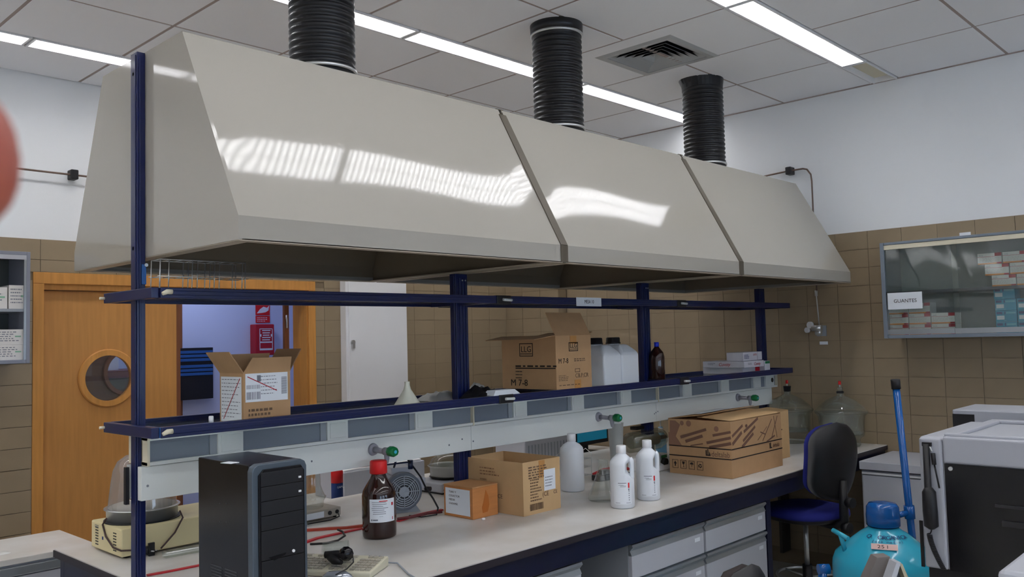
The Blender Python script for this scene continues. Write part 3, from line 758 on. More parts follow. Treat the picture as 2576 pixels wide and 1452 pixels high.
# ---- computer tower
pcx0, pcx1, pcy0, pcy1, pch = 1.302, 1.486, 2.300, 2.640, .425
t = thing('computer_tower', 'black desktop computer tower with silver side strips, at the left end of the bench', 'computer', (pcx0, pcy0, T)); W_ = pcx1-pcx0; D_ = pcy1-pcy0
bx(.004, W_-.004, .028, D_, .008, pch).obj('case', M_blackg, t, .003)
m = MB()
m.prism([(0, .002), (W_, .002), (W_, pch-.018), (W_-.006, pch-.004), (W_-.02, pch+.003), (.02, pch+.003), (.006, pch-.004), (0, pch-.018)], 1, .0, .028)
m.obj('front_bezel', mat('silver_plastic', (84, 94, 104), .32, metal=.3), t, .003)
m = MB(); m.prism([(.018, .004), (W_-.012, .004), (W_-.012, pch-.03), (W_-.024, pch-.013), (.034, pch-.013), (.018, pch-.03)], 1, -.006, .001); m.obj('front_panel', M_blackg, t, .0015)
zz = pch-.022
for k in range(4):
    d = bx(.024, W_-.018, -.0085, -.0055, zz-.040, zz).obj('drive_cover', M_black, t, .001)
    if k < 2: bx(W_-.035, W_-.026, -.0115, -.008, zz-.030, zz-.024).obj('eject_button', M_white, d, .001)
    zz -= .0425
bx(.024, W_-.018, -.0085, -.0055, .150, zz).obj('drive_cover', M_black, t, .001)
bx(.024, W_-.018, -.0085, -.0055, .012, .146).obj('lower_cover', M_black, t, .001)
m = MB(); m.cyl((W_-.055, -.008, .160), (W_-.055, -.012, .160), .0045); m.obj('power_button', M_white, t)
face_ny(.045, -.009, .156).poly(MB(), [(0, 0), (.06, .004), (.055, -.002), (.02, -.012)]).obj('emblem', M_blackg, t)
m = MB()
for yy, z in ((.16, .30), (.20, .296), (.16, .245), (.2, .24)): m.cyl((.004, yy, z), (.0032, yy, z), .002, seg=6)
for k in range(9):
    for j_ in range(2): m.box(.0028, .004, .10+j_*.09, .17+j_*.09, .03+k*.009, .033+k*.009)
m.obj('side_vents', mat('vent_grey', (60, 60, 66), .5), t, kind='stuff')
f_ = bx(.030, .062, .16, .205, pch, pch+.0012); o_ = f_.obj('paper_scrap', M_paper); o_.location = (pcx0, pcy0-.06, T+.0003); o_.rotation_euler = (0, 0, .25); tag(o_, 'small torn white paper scrap on top of the computer tower', 'paper')
# ---- amber reagent bottle
q = at(955, 1350, 2, BZ); dscale = .074
t = thing('reagent_bottle', 'big amber glass reagent bottle with red screw cap and white label, beside the tower', 'bottle', (q.x, q.y, T)); R = .0680
MB().lathe([(.0, .002), (R-.008, 0), (R-.001, .006), (R, .02), (R, .165), (R-.004, .185), (R-.016, .205), (.034, .232), (.029, .245), (.029, .262)], 40).obj('body', M_amber, t)
MB().lathe([(.0325, .250), (.035, .252), (.034, .298), (.030, .302), (0, .302)], 30).obj('screw_cap', M_red, t)
seg = 14; m = MB(); a0 = math.atan2(-q.y, -q.x)+.10; v = []; half = .80
for k in range(seg+1):
    a = a0+(k/seg-.42)*2*half
    for z in (.068, .158): v.append(((R+.0006)*math.cos(a), (R+.0006)*math.sin(a), z))
m.smooth = True; m.add(v, [(2*k, 2*k+2, 2*k+3, 2*k+1) for k in range(seg)]); lb = m.obj('label', M_paper, t)
def curved_print(items, Rr, a0, m_, parent, name='printing'):
    m = MB()
    for (a, b, z0, z1) in items:
        n = max(1, int((b-a)/.12)); v = []
        for k in range(n+1):
            t_ = a0+a+(b-a)*k/n
            for z in (z0, z1): v.append((Rr*math.cos(t_), Rr*math.sin(t_), z))
        m.add(v, [(2*k, 2*k+2, 2*k+3, 2*k+1) for k in range(n)])
    return m.obj(name, m_, parent)
rr = random.Random(3)
curved_print([(-.1, .4, .1485, .152)], R+.0010, a0, M_red, lb)
curved_print([(-.55+.1*rr.random(), .1+.4*rr.random(), .145-.0075*k, .147-.0075*k) for k in range(7)]+[(-.58, -.50, .074, .081), (-.47, -.18, .075, .080), (-.1, .12, .090, .091)], R+.0010, a0, M_inkg, lb)
curved_print([(.72, .78, .074, .086), (.66, .8, .13, .142)], R+.0010, a0, M_redd, lb)
# ---- keyboard, mouse, webcam cable, clear plastic cup
k0 = at(1448-1448+978, 1402, 2, BZ+.03); k1 = at(905, 1452, 2, BZ+.03)
t = thing('keyboard', 'beige desktop keyboard lying beside the amber bottle, partly under a black webcam', 'keyboard', (k0.x, k0.y, T)); kd = Vector((k1.x-k0.x, k1.y-k0.y)); kd.normalize()
t.rotation_euler = (0, 0, math.atan2(kd.y, kd.x))
# local +x runs along the right edge towards the camera, local +y... keys run back to the left
KL, KW = .44, .165
m = MB(); m.prism([(0, 0), (KW, 0), (KW, .018), (0, .034)], 1, -KL, 0); m.obj('base', M_cream if False else mat('beige_plastic', (204, 200, 178), .5), t, .005)
mk = mat('key_beige', (176, 170, 156), .5)
def slope(x): return .0345-(.016)*x/KW
key = MB(); key.box(-.0075, .0075, -.0075, .0075, 0, .006); km = key.mesh('key', mk)
for r in range(6):
    for c in range(22):
        x = .028+r*.0215+(.004 if r else -.004); y_ = -.018-c*.0188
        if r == 0 and c % 5 == 3: continue
        if c in (4, 8) or (c in (5, 6, 7) and r in (3,)): continue
        o = bpy.data.objects.new('key', km); COL.objects.link(o); o.parent = t; o.location = (x, y_, slope(x)-.0015)
m = MB()
for yy, xx in ((-.03, .010), (-.045, .010), (-.056, .014), (-.038, .016), (-.024, .018), (-.065, .010)): m.box(xx-.003, xx+.003, yy-.004, yy+.004, slope(xx), slope(xx)+.001)
m.obj('indicator', M_navyink, t)
kc = at(985, 1420, 2, BZ); ke = at(1000, 1450, 2, BZ)
m = MB(); m.tube([(kc.x-.03, kc.y+.0, T+.012), (kc.x+.01, kc.y-.02, T+.005), (ke.x+.03, ke.y-.02, T+.004), (ke.x+.0, ke.y-.12, T+.004)], .0028, 8); o = m.obj('cable', M_grey, None); tag(o, 'grey keyboard cable curling over the worktop at the keyboard corner', 'cable')
q = at(822, 1440, 2, BZ+.03)
mo = MB(); mo.lathe([(0, .034), (.018, .032), (.028, .022), (.032, .010), (.031, 0)], 24, sy=1.7)
t = thing('computer_mouse', 'glossy black and silver computer mouse in front of the keyboard', 'mouse', (q.x+.02, q.y-.03, T+.0), .6); mo.obj('shell', mat('mouse_silver', (170, 176, 186), .15, metal=.6), t)
MB().lathe([(.033, 0), (.034, .008), (.032, .014), (.029, .015)], 24, sy=1.7, cap=False).obj('skirt', M_blackg, t)
wc = at(850, 1402, 2, BZ+.05)
t = thing('webcam', 'black webcam with clip lying on the keyboard in its cable', 'webcam', (wc.x, wc.y, T+.041), 2.2)
m = MB(); m.tube([(-.045, 0, .016), (0, 0, .018), (.045, 0, .016)], [.012, .014, .012], 12); m.obj('body', M_black, t)
m = MB(); m.tube([(-.04, .03, .03), (-.05, .06, .035), (-.045, .075, .03)], [.018, .025, .012], 10); m.obj('head', M_blackg, t)
m = MB(); m.tube([(.03, .0, .010), (.0, .035, .006), (-.03, .05, .004)], [.012, .014, .008], 8); m.obj('clip', M_black, t)
a_ = [at(878, 1408, 2, .95), at(888, 1400, 2, .95), at(889, 1415, 2, .945), at(872, 1432, 2, .94), at(845, 1446, 2, .94)]
o = MB().tube(a_, .0022, 6).obj('cable', M_black); tag(o, 'thin black webcam cable looping over the keyboard', 'cable')
q = at(895, 1385, 2, .93)
t = thing('plastic_cup', 'crumpled clear plastic cup lying between the keyboard and amber bottle', 'cup', (q.x-.02, q.y+.02, T+.034), 0)
t.rotation_euler = (0, math.radians(90), math.radians(-40))
m = MB(); m.lathe([(.030, -.09), (.031, -.05), (.029, -.02), (.033, 0), (.031, .003)], 18, cap=False); m.obj('shell', M_glassd, t); MB().lathe([(0, -.001), (.012, .0), (.029, .001), (.031, .003)], 18, cap=False).obj('rim', M_glassd, t)
# ---- red straps / hoses on the bench
def strap(pts, w_, h_, m_, label, name='red_strap', cat='strap'):
    P = [Vector(p) for p in pts]; mb = MB(); v = []
    for i, p in enumerate(P):
        d = (P[min(i+1, len(P)-1)]-P[max(i-1, 0)]); d.z = 0; d.normalize(); n = Vector((-d.y, d.x, 0))*w_/2
        for s_, z in ((-1, 0), (1, 0), (1, h_), (-1, h_)): v.append((p.x+n.x*s_, p.y+n.y*s_, p.z+z))
    f = [(0, 1, 2, 3)]
    for i in range(len(P)-1):
        for k in range(4): j_ = (k+1) % 4; f.append((i*4+k, i*4+j_, i*4+4+j_, i*4+4+k))
    e = (len(P)-1)*4; f.append((e+3, e+2, e+1, e)); mb.add(v, f)
    return tag(mb.obj(name, m_), label, cat)
def bz(px, py, z=T): p = at(px, py, 2, z); return Vector((p.x, p.y, z))
strap([bz(370, 1449), bz(430, 1438), bz(500, 1424), bz(600, 1396)], .018, .004, M_red2, 'bright red flat strap on the worktop between the left post and the tower')
strap([bz(740, 1376), bz(800, 1355), bz(850, 1344), bz(910, 1331)], .020, .005, M_red2, 'bright red flat strap running from the tower to behind the amber bottle')
strap([bz(760, 1338), bz(830, 1333), bz(870, 1331), bz(912, 1326)], .016, .010, M_brn, 'orange-red flattened tube behind the red strap, by the amber bottle', 'flat_tube', 'tube')
strap([bz(1000, 1313), bz(1030, 1303), bz(1070, 1293), bz(1112, 1284)], .020, .006, M_red2, 'red flat strap between the motor pump and the small wooden box')
cb_ = [bz(780, 1369, T+.004), bz(820, 1367, T+.004), bz(850, 1360, T+.006), bz(868, 1348, T+.012), bz(862, 1338, T+.020), bz(850, 1333, T+.017)]
o = MB().tube(cb_, .0042, 8).obj('cable', M_black); tag(o, 'dark cable looping over the red strap beside the tower', 'cable')
# ---- external drive / power supply box
q = at(800, 1322, 2, BZ); q2 = at(858, 1300, 2, BZ)
t = thing('hotplate', 'flat grey instrument box with two black sockets, right of the tower', 'instrument', (q2.x, q2.y, T), 0)
bx(-.34, .0, 0, .15, .008, .045).obj('case', mat('warm_grey', (166, 158, 146), .45), t, .003)
face_ny(-.2, -.0006, .012).plate(MB(), 0, 0, .11, .026).obj('label', M_paper, t)
for x in (-.060, -.022): MB().cyl((x, .001, .026), (x, -.004, .026), .009).obj('socket', M_black, t)
m = MB(); 
for x in (-.32, -.02):
    for y_ in (.02, .13): m.cyl((x, y_, 0), (x, y_, .008), .008)
m.obj('foot', M_black, t)
o = MB().tube([(q2.x-.022, q2.y-.006, T+.026), (q2.x-.03, q2.y-.03, T+.010), (q2.x-.09, q2.y-.05, T+.006), (q2.x-.2, q2.y-.04, T+.006)], .003, 6).obj('cable', M_black); tag(o, 'thin black cable plugged into the flat grey instrument', 'cable')
g = MB(); g.lathe([(.045, 0), (.052, .004), (.055, .03), (.066, .05), (.060, .054), (.05, .075), (.042, .10), (.04, .15)], 24, cap=False)
o = g.obj('glass_vessel', M_glassg, loc=(q2.x-.105, q2.y+.075, T+.0455)); tag(o, 'greenish glass vessel standing on the flat grey instrument behind the tower', 'glass vessel')
# ---- cream instrument with the steel pan and glass dome
ux, uy = at(305, 1410, 2, BZ).x, at(305, 1410, 2, BZ).y; ub = at(222, 1382, 2, BZ).y
uh = at(305, 1333, 0, ux).z-BZ
t = thing('cream_apparatus', 'cream metal apparatus with vent slots carrying a steel pan, at the left bench end', 'apparatus', (ux, uy, T)); UW, UD = .50, ub-uy
bx(0, UW, 0, UD, .008, uh).obj('case', M_cream, t, .006)
m = MB()
for x in (.03, UW-.03):
    for y_ in (.03, UD-.03): m.cyl((x, y_, 0), (x, y_, .01), .012)
m.obj('foot', M_black, t)
for (yy, cols) in ((.215, 2), (.045, 2)):
    for r in range(7):
        m = MB()
        for c in range(cols): m.box(-.0008, .001, yy+c*.015, yy+.012+c*.015, .024+r*.0105, .0285+r*.0105)
        m.obj('vent_slot', M_black, t)
F = face_nx(-.0002, UD*.62, .05); F.plate(MB(), 0, 0, .012, .012).obj('sticker', M_navyink, t)
F = face_nx(-.0002, UD*.86, uh-.012); mm = MB(); F.scribble(mm, 0, 0, .04, 2, .006, .003); mm.obj('printing', M_inkg, t)
m = MB(); m.cyl((.33, -.0, .045), (.33, -.012, .045), .022, seg=16); m.obj('knob', mat('bronze', (120, 100, 66), .4), t)
dc = (.142, UD*.52)
panr = .137
pt = thing('steel_pan', 'round steel pan standing on the cream apparatus under the glass dome', 'pan', (ux+dc[0], uy+dc[1], T+uh))
MB().lathe([(0, .012), (panr-.014, .012), (panr-.012, 0), (panr-.008, 0), (panr-.006, .045), (panr+.002, .047), (panr+.002, .050), (panr-.012, .050), (panr-.02, .03), (0, .03)], 44, cap=False).obj('pan', M_steel, pt)
MB().lathe([(panr-.012, .0), (panr+.003, .0), (panr+.003, .004), (panr-.012, .004)], 40, cap=False).obj('rubber_ring', M_black, pt)
MB().lathe([(0, .030), (panr-.03, .030), (panr-.028, .058), (0, .060)], 40).obj('lid', mat('pale_lid', (206, 204, 200), .5), pt)
g = MB(); rd = panr-.012
g.lathe([(rd, 0), (rd-.002, .02), (rd-.010, .09), (rd-.018, .14), (rd-.034, .175), (rd-.062, .195), (rd-.10, .203), (.0, .204)], 44, cap=False)
o = g.obj('glass_dome', glass('dome_glass', (232, 228, 222), .03, .22, .20), loc=(ux+dc[0], uy+dc[1], T+uh+.051)); tag(o, 'tall clear glass dome over the steel pan beside the left post', 'glass dome')
c_ = [at(268, 1305, 0, ux-.004), at(258, 1320, 0, ux-.004), at(266, 1350, 0, ux-.004), at(285, 1378, 0, ux-.004), at(305, 1386, 1, uy-.004), at(345, 1384, 1, uy-.006), at(380, 1375, 1, uy-.01)]
o = MB().tube(c_, .0035, 8).obj('cable', mat('brown_cable', (70, 50, 48), .5)); tag(o, 'brown power cable hanging in a loop on the front of the cream apparatus', 'cable')
c_ = [at(452, 1285, 1, uy-.006), at(460, 1302, 1, uy-.006), at(440, 1340, 1, uy-.01), at(405, 1380, 1, uy-.02)]
o = MB().tube(c_, .0035, 8).obj('cable', mat('brown_cable', (70, 50, 48), .5)); tag(o, 'brown cable falling from the steel pan down to the black plug', 'cable')
q = at(380, 1398, 2, BZ)
t = thing('power_plug', 'black mains plug lying in front of the cream apparatus by the left post', 'plug', (q.x, q.y, T), .5)
MB().cyl((0, 0, .018), (.0, .05, .020), .018, .012, 14).obj('plug_body', M_black, t); m = MB(); m.cyl((-.008, -.02, .018), (-.008, 0, .018), .0024); m.cyl((.008, -.02, .018), (.008, 0, .018), .0024); m.obj('pin', M_steel, t)
q = at(372, 1392, 1, uy-.02)
bx(-.0, .022, -.01, 0, 0, .048).obj('slot_connector', M_black, None, loc=(q.x, q.y, T)); tag(bpy.data.objects[-1] if False else COL.objects[-1], 'small black slotted connector block leaning on the cream apparatus', 'connector')
q = at(450, 1384, 2, BZ+.012)
m = MB(); m.box(-.07, .11, -.02, .02, 0, .022); o = m.obj('clear_package', M_glassd, None, .004, loc=(q.x, q.y-.03, T)); o.rotation_euler = (0, 0, -.1); tag(o, 'clear plastic package with small print on the bench left of the tower', 'package')
# ---- behind: lower bench with spray can and grey case
lb2 = thing('rear_bench', 'lower white bench in the aisle behind the island, right part', 'bench', (2.35, 4.02, 0))
bx(0, 1.75, 0, .62, .72, .75).obj('top', M_top, lb2, .002); bx(.03, 1.72, .03, .6, 0, .72).obj('body', M_lgrey, lb2)
q = at(848, 1215, 1, 4.12)
ztop = at(848, 1179, 1, 4.12).z
t = thing('spray_can', 'red and blue spray can seen between the tower and the amber bottle', 'spray can', (q.x, 4.12, .7505)); H_ = ztop-.7505
MB().lathe([(.030, 0), (.033, .003), (.033, H_-.075), (.031, H_-.07)], 24).obj('can', M_navyink, t)
MB().lathe([(.034, H_-.078), (.034, H_-.02), (.030, H_-.006), (.018, H_), (0, H_)], 24).obj('cap', M_red, t)
Face((-.0, -.0338, H_-.105), (1, 0, 0), (0, 0, 1)).text('GAMA', 0, 0, .017, M_paper, t, align='CENTER')
a, b = at(865, 1190, 1, 4.25), at(1000, 1245, 1, 4.25)
t = thing('grey_case', 'pale grey case on the lower bench behind the amber bottle', 'case', (a.x, 4.25, .7505)); H_ = a.z-.7505
bx(0, .62, 0, .30, 0, H_).obj('body', M_lgrey, t, .004)
bx(.01, .60, .01, .28, H_, H_+.012).obj('lid', M_white, t, .003)
a, b = at(924, 1163, 1, 4.22), at(990, 1195, 1, 4.22)
t = thing('red_case', 'red plastic case lying on the pale grey case behind the red-capped bottle', 'box', (a.x, 4.27, .7505+H_+.0125)); bx(0, b.x-a.x, 0, .12, 0, max(.05, a.z-(.7505+H_)+.02)).obj('shell', M_red, t, .01)
# ---- motor pump
q = at(1030, 1290, 2, BZ)
t = thing('vacuum_pump', 'grey motor pump with a round slotted fan grille, behind the amber bottle', 'pump', (q.x-.03, q.y+.0, T), -.45)
cr = .078; zc = .098
m = MB(); m.cyl((0, .0, zc), (0, .17, zc), cr, cr, 36); m.obj('motor', M_grey, t, .004)
m = MB(); m.cyl((0, -.004, zc), (0, .03, zc), cr+.006, cr+.008, 36); m.obj('shroud', mat('dark_grey_plastic', (96, 102, 112), .5), t, .003)
m = MB(); m.cyl((0, -.0046, zc), (0, -.0040, zc), cr-.008, seg=32); bk_ = m.obj('grille_back', M_black, t)
m = MB(); seg = 40
for r in (.070, .061, .052, .043, .034): 
    v = []
    for rr_, yy in ((r-.0022, -.009), (r+.0022, -.009), (r+.0022, -.0045), (r-.0022, -.0045)):
        for k in range(seg): a = 2*math.pi*k/seg; v.append((rr_*math.cos(a), yy, zc+rr_*math.sin(a)))
    m.add(v, [(i*seg+k, i*seg+(k+1) % seg, ((i+1) % 4)*seg+(k+1) % seg, ((i+1) % 4)*seg+k) for i in range(4) for k in range(seg)])
for k in range(8):
    a = math.pi*k/4; m.tube([(0, -.009, zc), (.072*math.cos(a), -.009, zc+.072*math.sin(a))], .0024, 5)
m.cyl((0, -.011, zc), (0, -.005, zc), .024, seg=20); m.obj('fan_grille', M_grey, t)
m = MB(); m.prism([(-.08, 0), (.08, 0), (.06, .03), (-.06, .03)], 1, .02, .16); m.obj('foot_plate', M_grey, t)
m = MB(); m.box(-.045, .045, .05, .16, .165, .20); m.box(.06, .11, .03, .10, .10, .15); m.obj('terminal_box', M_lgrey, t, .004)
m = MB(); m.cyl((.105, .02, .10), (.125, .0, .10), .010); m.obj('cable_gland', M_black, t)
m = MB(); m.cyl((-.03, .06, .20), (-.03, .02, .235), .005); m.cyl((-.13, .05, .215), (.05, .05, .222), .004); m.cyl((.045, .05, .19), (.045, .05, .23), .012); m.obj('hose_port', mat('dark_blue_plastic', (30, 40, 72), .4), t)
c_ = [at(1022, 1152, 1, 3.1), at(1040, 1175, 1, 3.1), at(1058, 1200, 1, 3.05), at(1070, 1225, 1, 3.0), at(1090, 1255, 1, 2.96), at(1102, 1278, 1, 2.94), bz(1098, 1296), bz(1060, 1302), bz(1030, 1298)]
o = MB().tube(c_, .0042, 8).obj('cable', M_black); tag(o, 'black cable hanging behind the pump and lying on the worktop', 'cable')
c_ = [bz(1000, 1306, T+.012), bz(1040, 1300, T+.012), bz(1075, 1292, T+.012), bz(1112, 1288, T+.012)]
o = MB().tube(c_, .006, 8).obj('cable', mat('maroon_cable', (96, 34, 38), .5)); tag(o, 'maroon cable lying behind the small wooden box', 'cable')
# ---- balance with glass bowl
q = at(1112, 1226, 2, BZ)
t = thing('bench_balance', 'low white balance base with a glass crystallizing bowl, behind the small wooden box', 'balance', (q.x, q.y-.05, T), 0)
bx(-.16, .13, -.13, .10, .008, .055).obj('base', M_lgrey, t, .006); bx(-.15, .12, -.12, .09, 0, .008).obj('foot', M_black, t)
face_ny(-.15, -.1306, .02).plate(MB(), 0, 0, .25, .006).obj('stripe', M_ink, t)
MB().lathe([(0, .058), (.09, .058), (.10, .066), (.0, .066)], 32).obj('platform', M_black, t)
o = MB().lathe([(0, .004), (.088, 0), (.094, .005), (.096, .045), (.108, .055), (.104, .057), (.092, .047), (.090, .008), (0, .008)], 36, cap=False).obj('glass_bowl', mat('frosted', (206, 206, 200), .25, alpha=.75), loc=(q.x, q.y-.05, T+.067)); tag(o, 'round pale glass bowl on the balance behind the cartons', 'bowl')
o = MB().lathe([(.098, 0), (.085, .03), (.05, .05), (.0, .055)], 32, cap=False).obj('bowl_lid', M_glassg, loc=(q.x, q.y-.05, T+.125)); tag(o, 'domed glass lid on the pale glass bowl', 'lid')
# ================================================================ cartons
def open_box(t, w_, d_, h_, th=.004, m_=None, inner=None):
    m_ = m_ or M_cb
    bx(0, w_, 0, d_, 0, th).obj('bottom', m_, t)
    bx(0, w_, 0, th, th, h_).obj('side_panel', m_, t); bx(0, w_, d_-th, d_, th, h_).obj('side_panel', m_, t)
    bx(0, th, th, d_-th, th, h_).obj('side_panel', m_, t); bx(w_-th, w_, th, d_-th, th, h_).obj('side_panel', m_, t)
# small wooden box with the handwritten label
a, f_, r_ = at(1112, 1298, 2, BZ), at(1190, 1309, 2, BZ), at(1245, 1290, 2, BZ)
wx, wy = f_.x, f_.y; ww, wd = .155, .185; wh = at(1190, 1228, 0, wx).z-BZ
t = thing('wooden_box', 'small orange wooden box with a handwritten white label, left of the open carton', 'box', (wx, wy, T)); M_pine = mat('pine', (206, 136, 78), .55, noise=.18, nscale=7, stretch=(1, 1, 8))
bx(0, ww, 0, wd, 0, wh-.006).obj('body', M_pine, t, .002); bx(-.001, ww+.001, -.001, wd+.001, wh-.006, wh).obj('lid', mat('pine_top', (190, 140, 92), .6, noise=.1, nscale=9), t, .002)
F = face_nx(-.0006, wd-.012, .012); F.plate(MB(), 0, 0, wd-.028, wh-.026, h=0).obj('label', M_paper, t)
for i, s_ in enumerate(('TUBO Y', 'COLECTOR', 'MEDIA', 'CARAMEL')):
    F.text(s_, .022, wh-.046-i*.017, .012, M_ink, t, name='handwriting', sx=1.1, slant=.15)
F = face_ny(.0, -.0006, 0); m = MB(); F.poly(m, [(.06, .02), (.09, .022), (.10, .05), (.095, .09), (.08, wh-.02), (.065, .07), (.055, .045)], h=-.0002); m.obj('stain', mat('dark_stain', (184, 104, 40), .5), t)
o = MB().lathe([(0, .008), (.006, .007), (.009, .003), (.008, 0)], 10).obj('white_bead', M_white, loc=(at(1212, 1307, 2, BZ).x, at(1212, 1307, 2, BZ).y-.01, T)); tag(o, 'tiny white plastic bead on the worktop in front of the wooden box', 'bead')
# open carton
fx, fy = at(1318, 1301, 2, BZ).x, at(1318, 1301, 2, BZ).y; rx = at(1411, 1278, 2, BZ).x
ch = at(1316, 1166, 0, fx).z-BZ; cdp = at(1173, 1152, 0, fx).y-fy; cw = rx-fx
t = thing('open_carton', 'open brown cardboard box with barcode and white sticker, beside the wooden box', 'cardboard box', (fx, fy, T))
open_box(t, cw, cdp, ch, .004, M_cb2)
F = face_ny(0, -.0006, 0); m = MB(); F.plate(m, cw*.42, ch*.66, cw*.58, ch*.99); m.obj('tape', mat('tape', (184, 132, 74), .35), t); F.plate(MB(), cw*.55, ch*.40, cw*.86, ch*.80, h=.0005).obj('sticker', M_paper, t)
m = MB(); F.scribble(m, cw*.58, ch*.66, cw*.83, 4, ch*.055, ch*.018, h=.0014); m.obj('printing', M_inkg, t)
m = MB(); F.scribble(m, cw*.14, ch*.90, cw*.8, 5, ch*.05, ch*.024); F.scribble(m, cw*.18, ch*.66, cw*.48, 8, ch*.055, ch*.026)
x = cw*.16
while x < cw*.52: wd_ = random.choice((.0012, .002, .0032)); F.plate(m, x, ch*.075, x+wd_, ch*.20, t=.0002, h=.0006); x += wd_+random.choice((.0012, .002))
m.obj('printing', M_inks, t)
F.text('(CE', cw*.50, ch*.30, .028, M_inks, t, name='printing'); F.text('CE', cw*.80, ch*.31, .022, M_inks, t, name='printing')
F = face_nx(-.0006, cdp, 0); m = MB(); F.scribble(m, cdp*.25, ch*.84, cdp*.6, 3, ch*.06, ch*.022); F.scribble(m, cdp*.25, ch*.62, cdp*.42, 2, ch*.06, ch*.025); m.obj('printing', mat('ink_brown', (150, 112, 78), .8), t)
F.text('CE', cdp*.56, ch*.28, .026, M_inks, t, name='printing')
# printed carton of the laboratory supplier
fx, fy = at(1843, 1206, 2, BZ).x, at(1843, 1206, 2, BZ).y; bY = at(1683, 1190, 2, BZ).y; rX = at(1974, 1172, 2, BZ).x
h_ = at(1841, 1062, 0, fx).z-BZ; d_ = bY-fy; w_ = rX-fx
t = thing('printed_carton', 'large brown carton printed with deltalab and drawings of tubes, right half of bench', 'cardboard box', (fx, fy, T))
bx(0, w_, 0, d_, 0, h_).obj('body', M_cb, t, .002)
m = MB(); m.add([(0, .0, h_+.001), (w_, .0, h_+.001), (w_*.98, d_*.52, h_+.020), (w_*.0, d_*.52, h_+.014)], [(0, 1, 2, 3)]); m.add([(0, .0, h_+.004), (w_, .0, h_+.004), (w_*.98, d_*.52, h_+.023), (w_*.0, d_*.52, h_+.017)], [(0, 1, 2, 3)]); m.obj('flap', M_cb2, t)
m = MB(); m.quadplate([(0, d_, h_), (w_, d_, h_), (w_*1.02, d_*.45, h_+.034), (w_*.02, d_*.45, h_+.026)], (0, 0, 1), .003); m.obj('flap', M_cb, t)
m = MB(); m.quadplate([(w_*.18, d_*.62, h_+.024), (w_*.75, d_*.62, h_+.03), (w_*.72, d_*.82, h_+.024), (w_*.2, d_*.82, h_+.018)], (0, 0, 1), .0008); m.obj('tape', M_paper, t)
M_pr = mat('print_brown', (118, 86, 70), .8)
def tubes(F, W, H, items, nm='printing'):
    m = MB()
    for (u0, v0, u1, v1, wd_) in items: F.line(m, (u0*W, v0*H), (u1*W, v1*H), wd_*H)
    m.obj(nm, M_pr, t)
